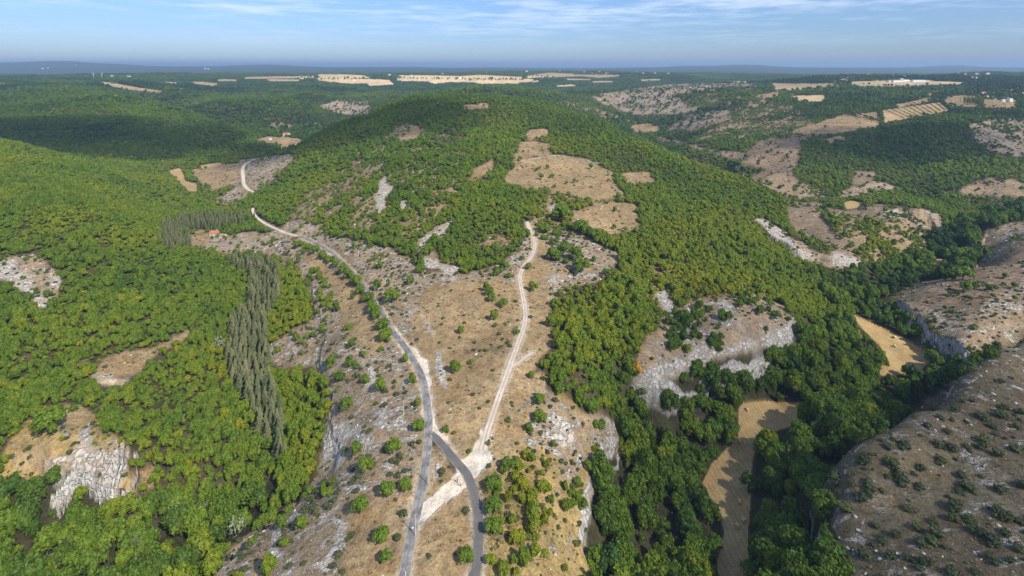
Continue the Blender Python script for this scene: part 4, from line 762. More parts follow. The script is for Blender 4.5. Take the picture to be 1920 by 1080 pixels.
# ------------------------------------------------------------------ single trees, bushes and conifers
def plant_parts(crown_me, trunk_me, x, y, z, s, sz, tone, rz, name, label, cat, group, parts=True, leaf=None, cname='crown'):
    r = bpy.data.objects.new(name, None); COL.objects.link(r); r.location = (x, y, z); r.rotation_euler = (0, 0, rz); r.scale = (s, s, sz); r.empty_display_size = .2
    tag(r, label, cat, group)
    for nm, me_ in ((cname, crown_me), ('trunk', trunk_me)):
        if me_ is None: continue
        c = bpy.data.objects.new(nm, me_); COL.objects.link(c); c.parent = r; c['tone'] = float(tone)
    return r
TRUNKS = [mesh_np('trunk_%d' % i, *trunk_geo(200+i), BARK) for i in range(3)]
ZONES = [
 (lambda x, y, k, c: k == 3 and x > 1700, 'lone tree above the shaded cliff, right', 'trees on the far right spur'),
 (lambda x, y, k, c: k == 3 and 920 < x < 927 and y > 900, 'tree at the right verge of the side road', 'trees at the right verge of the forked road'),
 (lambda x, y, k, c: k == 3 and x < 300, 'round dark tree alone in the dry clearing above the lower left cliff', None),
 (lambda x, y, k, c: k == 3 and x < 712 and y < 600, 'hedge tree along the left of the country road', 'hedge trees along the country road'),
 (lambda x, y, k, c: k == 3 and x < 830 and y > 640, 'lone round tree on stones beside the country road', 'lone trees beside the lower country road'),
 (lambda x, y, k, c: k == 3 and y < 360, 'tree in the dry hilltop clearing', 'trees in the hilltop clearing'),
 (lambda x, y, k, c: k == 3 and x > 985 and y < 620, 'round tree right of the upper dirt track', 'trees right of the upper dirt track'),
 (lambda x, y, k, c: k == 3 and x > 940 and y > 700, 'tree on dry ground right of the lower dirt track', 'trees right of the lower dirt track'),
 (lambda x, y, k, c: k == 3, 'tree on dry grassland between road and dirt track', 'trees between road and dirt track'),
 (lambda x, y, k, c: c == VALLEY and x < 700, 'tree in the wood below the lower left cliff', 'trees of the lower left valley wood'),
 (lambda x, y, k, c: c == VALLEY and x > 1395 and y > 760, 'tree between the curved hayfield and the right plateau', 'trees between hayfield and right plateau'),
 (lambda x, y, k, c: c == VALLEY and y > 690, 'tree in the valley wood left of the curved hayfield', 'trees left of the curved hayfield'),
 (lambda x, y, k, c: c == VALLEY, 'tree in the winding valley around the upper hayfield', 'trees around the upper hayfield'),
 (lambda x, y, k, c: c == YWOOD or (900 < x < 1180 and y > 740), 'tree on the steep rocky bank right of the junction', 'trees on the bank right of the junction'),
 (lambda x, y, k, c: c == LEAFY, 'tree in the leafy strip right of the conifers', 'trees between conifers and spur'),
 (lambda x, y, k, c: x < 620, 'tree in the broadleaf wood on the left slope', 'trees of the left slope wood'),
 (lambda x, y, k, c: x > 1500, 'tree on the scrubby slopes right of the valley', 'trees on the right slopes'),
 (lambda x, y, k, c: x > 900, 'tree on the wooded right flank of the hill', 'trees on the right flank of the hill'),
 (lambda x, y, k, c: True, 'tree in the sparse wood fronting the hill', 'trees on the front of the hill')]
icl = near_(CLS, TX, TY)
import re
def shade(t, lab):
    lab = re.sub(r'^(large dark|large green|yellow green|bright green|green|large|small|round green|small round|round|tiny|olive juniper|low|grey brown|slender grey)?\s*', '', lab); return ('dark ' if t < .26 else 'deep-green ' if t < .38 else 'mid-green ' if t < .50 else 'fresh-green ' if t < .64 else 'yellow-green ' if t < .8 else 'yellow ')+lab
TZONE = {VALLEY: 3.8, FOREST: 2.3, LEAFY: 2.4}
def size_(r): return 'small ' if r < .88 else 'broad ' if r > 1.12 else ''
def where_(x, y):
    x = min(max(x, 0), 1919); y = min(max(y, 0), 1079)
    return ('far left', 'left', 'centre left', 'centre', 'centre right', 'right', 'far right')[int(x//275)]+(', bottom' if y > 1010 else ', very low' if y > 940 else ', low' if y > 860 else ', lower' if y > 780 else ', below middle' if y > 690 else ', middle' if y > 480 else ', above middle' if y > 330 else ', high')
for i in pick:
    if score[i] <= 0: continue
    px_, py_ = tpx[i], tpy[i]
    for f_, lab, grp in ZONES:
        if f_(px_, py_, TK[i], icl[i]): break
    v = int(rng.integers(0, 4)); sh = TK[i] == 3
    if grp: lab = size_(TS[i]/TZONE.get(icl[i], 2.4))+shade(TT[i], lab)+', '+where_(px_, py_)
    plant_parts(PROTO['a_near_crown_%d' % v], TRUNKS[v % 3], TX[i], TY[i], TZ[i]-.1, TS[i], TS[i]*(.85+.15*rng.random() if sh else .95+.4*rng.random()), TT[i], rng.random()*6.28, 'broadleaf_tree', lab, 'tree', grp)
for px_, py_, r in ((1195, 702, 9),):
    p = at(px_, py_); m_ = PROTO['a_near_crown_2'].copy(); m_.materials.clear(); m_.materials.append(ORNG)
    plant_parts(m_, TRUNKS[0], p.x, p.y, p.z, r*p.y/F*1.1, r*p.y/F*1.2, .5, 1.0, 'autumn_tree', 'bright orange tree among green trees at the left end of the white cliff', 'tree', None)
# grey, leafless and lichen-pale trees
def twig_geo(seed):
    r_ = np.random.default_rng(seed); V, Fc = trunk_geo(seed, 1.0, .07, 9, .9); V = list(V)
    for k in range(170):
        d = r_.normal(size=3); d[2] = abs(d[2])*.8; d /= np.linalg.norm(d); p = d*(.45+.5*r_.random())+[0, 0, .55]; q = p+d*.35+r_.normal(size=3)*.1; s = np.cross(d, r_.normal(size=3)); s *= .018/np.linalg.norm(s); o = len(V); V += [p-s, p+s, q]; Fc.append([o, o+1, o+2])
    return V, Fc
for i, (px_, py_, r, lab) in enumerate(((377, 990, 15, 'bare grey tree in the lower left wood beside a sandy patch'), (257, 1060, 16, 'bare grey tree at the bottom edge of the lower left wood'), (334, 985, 19, 'pale lichen-grey tree left of the sandy patch in the lower left wood'),
      (447, 1005, 19, 'pale grey tree next to the rim of the stony spur at lower left'), (337, 800, 10, 'small pale grey tree in the middle of the left wood'), (410, 660, 13, 'pale grey tree at the left edge of the conifer strip'))):
    p = at(px_, py_); m_ = mesh_np('dead_branches', *twig_geo(300+i), DEADM) if i in (0, 1) else mesh_np('pale_crown', *crown_geo(310+i, 13, 26, .11, 1.1, .5, False), PALEL); rr = r*p.y/F*.9
    r_ = bpy.data.objects.new('dead_tree', m_); COL.objects.link(r_); r_.location = (p.x, p.y, p.z); r_.scale = (rr*1.1, rr*1.1, rr*(2.2 if i in (0, 1) else 1.3)); r_.name = 'dead_tree' if i in (0, 1) else 'pale_tree'; tag(r_, lab, 'tree', 'pale and leafless trees')
# conifers: planted rows in the strip and the stand by the farmhouse
def conifers():
    s = 4.1; X, Y = cand(s, 180, 760); c = near_(CLS, X, Y); m = (c == CONIF) & (samp(HID, X, Y) < 16); X, Y = X[m], Y[m]; Z = samp(GZ, X, Y); px_, py_ = px_of(X, Y, Z)
    h = np.where(py_ > 500, 13.5, 10.5)*(.75+.45*rng.random(len(X))); t = np.where((py_ < 465), .30+.3*rng.random(len(X)), .50+.2*rng.normal(size=len(X)))
    sc_ = h/Y*((px_ > 0) & (px_ < 1920)); pk = np.argsort(-sc_)[:300]; i_ = np.zeros(len(X), bool); i_[pk] = True; e_ = rng_idx('e_')
    stuff('conifer_plantation', X[~i_], Y[~i_], Z[~i_], h[~i_], h[~i_], np.array(e_)[rng.integers(0, 3, (~i_).sum())], t[~i_], 'grey brown conifers planted close together')
    for i in pk:
        o = bpy.data.objects.new('conifer', PROTO['e_conifer_%d' % rng.integers(0, 3)]); COL.objects.link(o); o.location = (X[i], Y[i], Z[i]); o.rotation_euler = (rng.normal()*.03, rng.normal()*.03, rng.random()*6.28); o.scale = (h[i]*1.1, h[i]*1.1, h[i]); o['tone'] = float(t[i])
        seg = 'at the lower tip of' if py_[i] > 790 else 'low in' if py_[i] > 710 else 'in the widest part of' if py_[i] > 620 else 'in the narrow waist of' if py_[i] > 560 else 'at the upper end of'
        hue = 'dark grey ' if t[i] < .35 else 'grey brown ' if t[i] < .55 else 'pale brown '
        tag(o, ('short ' if h[i] < 12.5 else 'tall ' if h[i] > 15 else '')+hue+('conifer '+seg+' the long strip, '+('left side' if px_[i] < 470 else 'right side') if py_[i] > 465 else 'slender conifer in the stand behind the small red roofed house'), 'conifer', 'conifers of the long strip' if py_[i] > 465 else 'conifers behind the small house')
conifers()
# bushes
SP = np.zeros(20); SP[[OPENW, DRY, SCRUB, ROCK, STEPPE, THIN, PLATEAU, YWOOD, SLABS, VILLAGE, BURNT]] = [.4, .19, .56, .2, .3, .35, .2, .8, .45, .3, .3]
PB = """1030 440 15;1180 455 17;1230 540 16;1220 510 14;1340 480 12;1570 520 12;1610 585 14;1790 600 14;1905 575 14;860 530 16;1060 600 15;1050 560 12;1270 705 12;1370 1010 15;1430 850 17;1320 810 14;1350 900 15;1400 890 15;1130 890 11;1090 800 11;1200 850 12;1540 700 17;1530 760 15;1620 760 13;1780 730 18;1830 760 15;1900 770 12;1690 850 18;1760 900 16;1740 980 17;1890 930 15;1820 840 13;1540 145 12;1450 190 10;1380 240 10;1160 360 13
1250 350 14;1490 270 10;1440 345 12;1510 365 15;1450 430 13;1700 330 17;1680 360 13;1780 400 14;1870 370 16;1680 190 16;1740 240 11;1790 180 14;1810 130 12;1900 160 12;1880 240 9;1180 970 14;1510 1065 16;1650 1060 12;1020 960 18;910 700 18;840 640 15;1000 650 16;1600 355 9;1480 920 8;1070 905 8;1260 980 10;1310 1000 10;1000 440 10;1020 400 8;1560 610 9"""
BX, BY, BS = [], [], []
for q in PB.replace('\n', ';').split(';'):
    a, b_, r = map(float, q.split()); p = at(1280+a/3, 720+(b_+r*.5)/3); BX.append(p.x); BY.append(p.y); BS.append(r*3.1/3*p.y/F)
nb = len(BX); LX = [np.array(BX)]; LY = [np.array(BY)]; LS = [np.array(BS)]
for s, y0, y1 in ((3.0, 97, 520), (4.4, 520, 1700)):
    X, Y = cand(s, y0, y1); c = near_(CLS, X, Y); p = SP[c]*(.35+1.5*np.clip(fbm(X, Y, 16, 3)+.25, 0, 1))*(1 if s < 5 else 1.6); p = np.where(samp(np.minimum(GR, 50), X, Y) < 1.6, 0, p); p = np.where(samp(STEEP, X, Y) > 1.9, p*.3, p)
    m = (rng.random(X.shape) < p) & (samp(HID, X, Y) < 5); LX.append(X[m]); LY.append(Y[m]); LS.append((.6+1.5*rng.random(m.sum())**2)*(1 if s < 5 else 1.5))
BX, BY, BS = map(np.concatenate, (LX, LY, LS)); BZ = samp(GZ, BX, BY); bpx, bpy_ = px_of(BX, BY, BZ); sc_ = BS/BY*((bpx > 3) & (bpx < 1917) & (bpy_ < 1085)*(samp(HID, BX, BY) < 1)); sc_[:nb] += .02
pk = np.argsort(-sc_)[:300]; i_ = np.zeros(len(BX), bool); i_[pk] = True; f_, g_ = rng_idx('f_'), rng_idx('g_')
bt = .35+.5*np.clip(fbm(BX, BY, 20, 2)+.3, 0, 1)*rng.random(len(BX))
nr_ = (BS/BY > .0035); bi = np.where(nr_, np.array(f_)[rng.integers(0, 3, len(BX))], np.array(g_)[rng.integers(0, 2, len(BX))])
stuff('low_bushes', BX[~i_], BY[~i_], BZ[~i_]-.05, BS[~i_], (BS*(.7+.4*rng.random(len(BX))))[~i_], bi[~i_], bt[~i_], 'small olive bushes dotted over the dry stony ground')
for i in pk:
    x, y = bpx[i], bpy_[i]
    if x > 1540: lab, grp = 'olive bush on the dry right plateau', 'bushes on the right plateau'
    elif x > 900 and y > 700: lab, grp = 'low bush on the rocky bank right of the dirt track', 'bushes on the bank right of the track'
    elif x > 900: lab, grp = 'low bush on the dry ground around the upper dirt track', 'bushes around the upper track'
    elif y > 800 and x < 700: lab, grp = 'low bush on the stony lower left slope of the spur', 'bushes on the lower left of the spur'
    elif y > 800: lab, grp = 'low bush near the road junction', 'bushes near the junction'
    else: lab, grp = 'low bush on the stony ground left of the country road', 'bushes left of the country road'
    o = bpy.data.objects.new('bush', PROTO['f_shrub_%d' % rng.integers(0, 3)]); COL.objects.link(o); o.location = (BX[i], BY[i], BZ[i]-.05); o.rotation_euler = (0, 0, rng.random()*6.28); o.scale = (BS[i]*(.85+.3*rng.random()), BS[i]*(.85+.3*rng.random()), BS[i]*(.75+.45*rng.random())); o['tone'] = float(bt[i]); tag(o, size_(BS[i]/1.5)+('fresh ' if bt[i] > .5 and x > 1540 else '')+lab.replace('rocky bank right of the dirt track', 'bank right of the track')+', '+where_(x, y), 'bush', grp)
# loose stones and dry tufts
RP = np.zeros(20); RP[[OPENW, DRY, SCRUB, ROCK, STEPPE, THIN, PLATEAU, YWOOD, SLABS, BURNT, GRAVEL]] = [.20, .05, .30, .5, .15, .15, .20, .2, .45, .1, .03]
RX, RY, RS = [], [], []
for s, y0, y1 in ((2.3, 97, 430), (4, 430, 1000)):
    X, Y = cand(s, y0, y1, 1.05); c = near_(CLS, X, Y); p = RP[c]*np.clip(.25+2.2*fbm(X+9, Y, 18, 4, .6), 0, 1.6)*np.clip(samp(np.minimum(GR, 50), X, Y)-1, 0, 1); m = (rng.random(X.shape) < p) & (samp(HID, X, Y) < 3); RX.append(X[m]); RY.append(Y[m]); RS.append((.22+.75*rng.random(m.sum())**3)*(1 if s < 3 else 1.7))
RX, RY, RS = map(np.concatenate, (RX, RY, RS)); h_ = rng_idx('h_')
stuff('loose_stones', RX, RY, samp(GZ, RX, RY)-.05, RS, RS*(.6+.6*rng.random(len(RX))), np.array(h_)[rng.integers(0, 3, len(RX))], np.zeros(len(RX)), 'pale limestone rubble strewn over the dry slopes', .2)
GP = np.zeros(20); GP[[OPENW, DRY, SCRUB, STEPPE, PLATEAU, YWOOD, SLABS, BURNT, THIN, LEAFY]] = [.5, .40, .5, .5, .6, .7, .4, .3, .4, .3]
X, Y = cand(1.7, 97, 420, 1.05); c = near_(CLS, X, Y); p = GP[c]*np.clip(.45+2*fbm(X-40, Y, 9, 3), 0, 1.5)*np.clip(samp(np.minimum(GR, 50), X, Y)-.4, 0, 1); m = (rng.random(X.shape) < p) & (samp(HID, X, Y) < 3); X, Y = X[m], Y[m]; j_ = rng_idx('i_')
sg = .35+.75*rng.random(len(X))**2; stuff('dry_grass', X, Y, samp(GZ, X, Y)-.03, sg, sg*.8, np.array(j_)[rng.integers(0, 2, len(X))], np.clip(.35+.9*fbm(X, Y, 15, 3)+.25*rng.normal(size=len(X)), 0, 1), 'tufts of dry grass')
print('CONIF/BUSH/ROCK/TUFT', len(BX), len(RX), len(X))
# ------------------------------------------------------------------ things: builders
import bmesh
class MB:
    def __init__(s): s.v = []; s.f = []
    def box(s, cx, cy, cz, lx, ly, lz, rz=0.0, top=1.0):
        c, n_ = math.cos(rz), math.sin(rz); o = len(s.v)
        for z, k in ((-.5, 1), (.5, top)):
            for x, y in ((-.5, -.5), (.5, -.5), (.5, .5), (-.5, .5)):
                X_, Y_ = x*lx*k, y*ly*k; s.v.append((cx+X_*c-Y_*n_, cy+X_*n_+Y_*c, cz+z*lz))
        s.f += [[o+3, o+2, o+1, o], [o+4, o+5, o+6, o+7]]+[[o+i, o+(i+1) % 4, o+4+(i+1) % 4, o+4+i] for i in range(4)]; return s
    def gable(s, L, Wd, z0, h, ov=0.35, th=.18):
        for sg in (-1, 1):
            o = len(s.v); e = Wd/2+ov; sl = h/(Wd/2); ze = z0-ov*sl
            for x in (-L/2-ov, L/2+ov):
                s.v += [(x, sg*e, ze), (x, 0, z0+h), (x, 0, z0+h+th), (x, sg*e, ze+th)]
            s.f += [[o, o+1, o+2, o+3], [o+7, o+6, o+5, o+4], [o+3, o+2, o+6, o+7], [o, o+4, o+5, o+1], [o, o+3, o+7, o+4]]
        return s
    def walls(s, L, Wd, z0, h, gh):
        o = len(s.v); a, b_ = L/2, Wd/2
        s.v += [(-a, -b_, z0), (a, -b_, z0), (a, b_, z0), (-a, b_, z0), (-a, -b_, h), (a, -b_, h), (a, b_, h), (-a, b_, h), (-a, 0, h+gh), (a, 0, h+gh)]
        s.f += [[o, o+1, o+5, o+4], [o+2, o+3, o+7, o+6], [o+1, o+2, o+6, o+9, o+5], [o+3, o, o+4, o+8, o+7]]; return s
    def cyl(s, a, b_, ra, rb, k=8, cap=True):
        a = np.array(a, float); b_ = np.array(b_, float); d = b_-a; d /= np.linalg.norm(d); x = np.cross(d, [.31, .9, .12]); x /= np.linalg.norm(x); y = np.cross(d, x); o = len(s.v)
        for p, r in ((a, ra), (b_, rb)):
            for i in range(k): t = i*2*math.pi/k; q = p+(x*math.cos(t)+y*math.sin(t))*r; s.v.append(tuple(q))
        s.f += [[o+i, o+(i+1) % k, o+k+(i+1) % k, o+k+i] for i in range(k)]
        if cap: s.f += [list(range(o, o+k))[::-1], list(range(o+k, o+2*k))]
        return s
    def build(s, name, m, parent=None, label=None):
        me_ = bpy.data.meshes.new(name); me_.from_pydata(s.v, [], s.f); bm = bmesh.new(); bm.from_mesh(me_); bmesh.ops.recalc_face_normals(bm, faces=bm.faces); bm.to_mesh(me_); bm.free(); me_.materials.append(m)
        o = bpy.data.objects.new(name, me_); COL.objects.link(o); o.parent = parent
        if label: o['label'] = label
        return o
def empty(name, p, rz=0, sc_=1): o = bpy.data.objects.new(name, None); COL.objects.link(o); o.location = p; o.rotation_euler = (0, 0, rz); o.scale = (sc_,)*3; o.empty_display_size = .5; return o
M = dict(cream=simple('cream_render', (.66, .60, .50)), white=simple('white_render', (.80, .79, .76)), stone=simple('stone_wall', (.46, .41, .33), .9, .2, 2, bump=.4), tile=simple('clay_tiles', (.42, .15, .09), .85, .2, 2), brown=simple('brown_tiles', (.30, .20, .15), .85, .2, 2),
 slate=simple('grey_roof', (.34, .34, .35), .7), glass=simple('window_glass', (.05, .06, .07), .2, .05), wood=simple('weathered_wood', (.32, .28, .23), .9, .2, 3), metal=simple('white_metal', (.75, .76, .76), .5, .06), blue=simple('blue_sheeting', (.16, .42, .58), .5, .06),
 straw=simple('straw', (.55, .42, .22), .95, .2, 6, bump=.6), drys=simple('drystone', (.42, .38, .33), .95, .25, 2.5, bump=.5), concrete=simple('concrete', (.50, .48, .45), .9), dark=simple('dark_paint', (.06, .06, .07), .6), skin=simple('skin', (.45, .28, .20), .6, .05), hair=simple('hair', (.05, .035, .025), .8),
 shirt=simple('white_cloth', (.80, .80, .78), .9, .04), navy=simple('dark_cloth', (.035, .04, .06), .9, .04), red=simple('red_cloth', (.50, .05, .05), .9, .04), steel=simple('grey_steel', (.40, .41, .42), .45, .08, 2, .6))
def house(px_, py_, L, Wd, h, rz, label, wall='cream', roof='tile', lit=2, group=None, detail=True, gh=None, chim=True, cat='house'):
    p = at(px_, py_); zs = [gz(p.x+a, p.y+b_) for a in (-L/2, L/2) for b_ in (-Wd/2, Wd/2)]; z = sum(zs)/4; drop = z-min(zs)+1
    r = empty('shed' if cat == 'shed' else 'house', (p.x, p.y, z), rz); tag(r, label, cat, group); gh = gh or Wd*.32
    MB().walls(L, Wd, -drop, h, gh).build('wall', M[wall], r); rf = MB().gable(L, Wd, h, gh).build('roof', M[roof], r)
    if chim: MB().box(L*.28, Wd*.12, h+gh+.2, .9, .7, 1.8).build('chimney', M[wall], rf)
    if detail:
        nw = max(2, int(L/3.2))
        for i in range(nw):
            x = (i+.5)/nw*L-L/2
            if i == nw//2: MB().box(x, -Wd/2-.03, 1.05, 1.1, .1, 2.1).build('door', M['wood'], r); continue
            for lv in range(1 if h < 4.5 else 2): MB().box(x, -Wd/2-.03, 1.6+2.7*lv, 1.0, .1, 1.2).build('window', M['glass'], r)
        MB().box(-L/2-.03, 0, h*.62, .1, 1.0, 1.2).build('window', M['glass'], r)
    return r
# houses
house(402, 441, 8.5, 6, 3.2, .12, 'small red roofed stone house in the left valley below the conifer stand', 'stone', 'tile')
house(418, 445, 6, 5, 2.6, -.2, 'small pale ruin just right of the red roofed valley house', 'cream', 'brown', chim=False)
house(537, 256, 16, 10, 7, -.15, 'pale farmhouse at the back of the pinkish field in the far left valley', 'cream', 'tile')
house(507, 262, 6, 5, 3.4, .3, 'tiny white hut at the left end of the pinkish field', 'white', 'slate', chim=False)
house(545, 252, 4, 4, 5, 0, 'narrow pale dovecote beside the far valley farmhouse', 'cream', 'brown', chim=False)
V = [(1744, 181, 15, 9, 5, .3, 'cream', 'tile', 'long red roofed house above the orchard, front of the pair', None), (1754, 176, 11, 8, 6.5, -.4, 'cream', 'tile', 'red roofed house behind the long red roofed house above the orchard', None), (1764, 174, 10, 8, 5, .6, 'cream', 'tile', 'red roofed house at the top of the white lane above the orchard', None),
 (1843, 178, 16, 9, 6, .1, 'white', 'tile', 'wide red roofed house right of the poplar row', None), (1850, 182, 9, 6, 3, .1, 'white', 'slate', 'low white annex in front of the wide red roofed house', None), (1893, 190, 12, 8, 6.5, 1.45, 'white', 'slate', 'white house with pointed gable at the edge of the brown field', None),
 (1881, 190, 9, 6, 3.4, 0, 'white', 'slate', 'low white wing left of the pointed gable house', None), (1874, 180, 12, 9, 5.5, .4, 'cream', 'slate', 'grey roofed house behind the low white wing', None), (1896, 173, 12, 9, 5.5, -.3, 'cream', 'tile', 'pink red roofed house high in the village', None),
 (1917, 179, 14, 9, 6, .2, 'white', 'tile', 'red roofed house at the right edge of the village', None), (1866, 188, 6, 5, 4, .8, 'white', 'slate', 'tiny white pointed hut left of the grey roofed house', None), (1908, 184, 9, 7, 4.5, .2, 'white', 'slate', 'white house below the right edge of the village', None),
 (1888, 178, 8, 6, 4, .5, 'white', 'slate', 'small white house between the grey and the pink roofed houses', None), (1485, 180, 10, 7, 4, .2, 'white', 'slate', 'small white house at the left end of the pale field', None), (1696, 173, 12, 8, 4, .0, 'cream', 'brown', 'brown roofed house in trees left above the orchard', None),
 (1724, 174, 10, 8, 4.5, .3, 'white', 'slate', 'white house in trees left of the red roofed pair', None), (1592, 148, 16, 10, 7, .2, 'cream', 'tile', 'red roofed farmhouse at the left end of the long hilltop field', None), (1795, 141, 18, 11, 8, .1, 'white', 'tile', 'wide white villa with red roof on the far right skyline', None),
 (1809, 141, 14, 10, 7, .1, 'cream', 'tile', 'cream house just right of the wide skyline villa', None), (1831, 140, 16, 10, 7, -.1, 'white', 'tile', 'skyline house halfway between villa and white cottage', None), (1852, 140, 18, 11, 8, .0, 'white', 'slate', 'bright white cottage on the far right skyline', None)]
for a in V: house(*a[:6], a[8], a[6], a[7], detail=a[2] >= 9)
for px_, py_, L, wl_, rf_, lab in ((1670, 153, 26, 'cream', 'tile', 'red barn at the left end of the hilltop farm'), (1683, 153, 44, 'white', 'slate', 'long white barn of the hilltop farm'), (1698, 152, 26, 'white', 'slate', 'short white barn right of the long white barn'), (1722, 152.5, 56, 'white', 'blue', 'long barn with bright blue roof on the hilltop'), (1690, 150, 12, 'white', 'slate', 'white silo house behind the long white barn')):
    house(px_, py_, L, 14, 5, 0, lab, wl_, rf_, chim=False, gh=2.5, detail=False, cat='shed')
# distant farms on the pale fields and the skyline hills
rr_ = random.Random(5)
FH = [(730, 142, 'white', 'isolated white farm on the pale fields, left of the large wood clump'), (664, 151, 'cream', 'cream farm in the middle of the left pale fields'), (690, 156, 'white', 'low white farm below the left pale fields'), (772, 142, 'cream', 'cream farm on the ridge of pale fields'), (829, 139, 'white', 'white farm on the ridge above the round pale field'), (845, 144, 'cream', 'cream farm right above the round pale field'),
 (862, 147, 'white', 'white farm right of the round pale field'), (912, 137, 'white', 'white farm left of the rounded hay hill'), (987, 135, 'white', 'long white farm on the skyline at centre'), (1049, 134, 'cream', 'cream farm on top of the rounded hay hill'), (1096, 136, 'cream', 'cream farm right of the rounded hay hill'), (1110, 139, 'cream', 'cream cottage in trees right of the hay hill'),
 (1124, 135.5, 'white', 'tall white farmhouse right of the hay hill'), (1138, 138, 'white', 'white cottage next to the tall white farmhouse'), (1193, 136, 'white', 'bright white farm on the far ridge'), (1206, 138, 'cream', 'cream farm beside the bright white one'), (1228, 138, 'cream', 'low cream farm on the far ridge'), (1253, 139, 'white', 'white farm at the right end of the far ridge'),
 (2, 160, 'cream', 'cream farm at the left edge of the photo on the plateau'), (17, 156, 'cream', 'cream cottage beside the farm at the left edge'), (210, 144, 'white', 'long white farm above the long left field'), (241, 145, 'white', 'white cottage right above the long left field'), (566, 148, 'cream', 'cream farm at the left end of the pale fields'), (1006, 141, 'cream', 'cream farm left of the pointed hay field'),
 (80, 129, 'white', 'white farm on the blue hill at the far left'), (90, 128, 'white', 'second white farm on the blue hill, right of the first'), (143, 122, 'cream', 'village house near the top of the blue hill'), (385, 129, 'white', 'white farm on the far hillside at left'), (391, 130, 'white', 'white farm just right of the far hillside farm'), (1614, 142, 'white', 'white house at the foot of the far blue hills'), (1626, 141, 'white', 'white house right of the one at the foot of the blue hills')]
for px_, py_, wl_, lab in FH:
    k = 1.0 if py_ > 133 else 1.5; house(px_, py_, rr_.uniform(14, 24)*k, rr_.uniform(9, 12)*k, rr_.uniform(5, 8)*k, rr_.uniform(-.5, .5), lab, wl_, rr_.choice(['tile', 'brown', 'slate']), detail=False, chim=False)
# masts on the left ridge
for px_, py_, lab in ((175, 146, 'tall pale mast on the left ridge, left of the pair'), (191, 146, 'tall pale mast on the left ridge, right of the pair')):
    p = at(px_, py_); h = 10*p.y/F; r = empty('mast', (p.x, p.y, p.z)); tag(r, lab, 'mast', None)
    MB().cyl((0, 0, -2), (0, 0, h), .9, .5).build('pole', M['metal'], r); MB().box(0, 0, h*.82, 9, .8, .8).box(0, 0, h*.66, 7, .8, .8).build('crossarm', M['metal'], r)
# round bales lying on the mown fields
def bale(px_, py_, rz, lab):
    p = at(px_, py_); R_ = 1.0; k = 20; v = []; f = []
    for x, rr in ((-.72, .90), (-.66, 1.0), (0, 1.02), (.66, 1.0), (.72, .90)):
        for i in range(k): t = i*2*math.pi/k; v.append((x, math.cos(t)*rr*R_, math.sin(t)*rr*R_+R_*.95))
    for a in range(4): f += [[a*k+i, a*k+(i+1) % k, (a+1)*k+(i+1) % k, (a+1)*k+i] for i in range(k)]
    f += [list(range(k))[::-1], list(range(4*k, 5*k))]; mb = MB(); mb.v = v; mb.f = f; o = mb.build('hay_bale', M['straw']); o.location = p; o.rotation_euler = (0, 0, rz); tag(o, lab, 'hay bale', 'round hay bales on the valley fields')
for a in ((1400.5, 771, .5, 'round hay bale in full sun at the top of the curved hayfield'), (1457, 774, 1.2, 'round hay bale in tree shade at the top right arm of the curved hayfield'), (1388, 831, 2, 'round hay bale at the left bend edge of the curved hayfield'), (1386, 944, .2, 'round hay bale in the shade halfway down the curved hayfield'),
          (1395, 980, 1.7, 'round hay bale in deep shade at the right edge of the lower hayfield'), (1382, 990, .9, 'round hay bale lowest on the curved hayfield'), (1677, 634, .3, 'round hay bale on the upper hayfield, upper of the two'), (1677, 651, .8, 'round hay bale on the upper hayfield, lower of the two')): bale(*a)
# utility poles
for px_, py_, h, lab in ((779, 1006, 7.5, 'grey utility pole at the right edge of the lower country road near the gravel'), (804, 911, 7.5, 'grey utility pole between the two roads below the fork'), (757, 775, 6.5, 'grey utility pole left of the country road in the bushes'), (703, 556, 7, 'grey utility pole beside the upper bend of the country road'), (672, 485, 7, 'small distant utility pole above the country road'), (397, 437, 8, 'pale utility pole left of the small red roofed house')):
    p = at(px_, py_); r = empty('utility_pole', p, .4); tag(r, lab, 'pole', 'utility poles along the road'); MB().cyl((0, 0, -.5), (0, 0, h), .15, .10, 8).build('shaft', M['concrete'], r); a_m = MB().box(0, 0, h-.35, 1.3, .12, .12).build('crossarm', M['steel'], r)
    for x in (-.55, 0, .55): MB().cyl((x, 0, h-.29), (x, 0, h-.08), .06, .04, 6).build('insulator', M['white'], a_m)
p = at(773, 996); r = empty('road_sign', p, .2); tag(r, 'small white road marker post at the gravel side of the lower road', 'road sign'); MB().cyl((0, 0, -.3), (0, 0, 1.3), .04, .04, 6).build('post', M['steel'], r); MB().box(0, -.05, 1.2, .9, .04, .5).build('panel', M['metal'], r)
p = at(760, 1080); r = empty('marker_post', p); tag(r, 'thin white marker post at the bottom edge beside the road', 'post'); MB().cyl((0, 0, -.3), (0, 0, 1.6), .09, .08, 8).build('post_shaft', M['metal'], r); MB().cyl((0, 0, 1.6), (0, 0, 1.75), .10, .06, 8).build('cap', M['steel'], r)
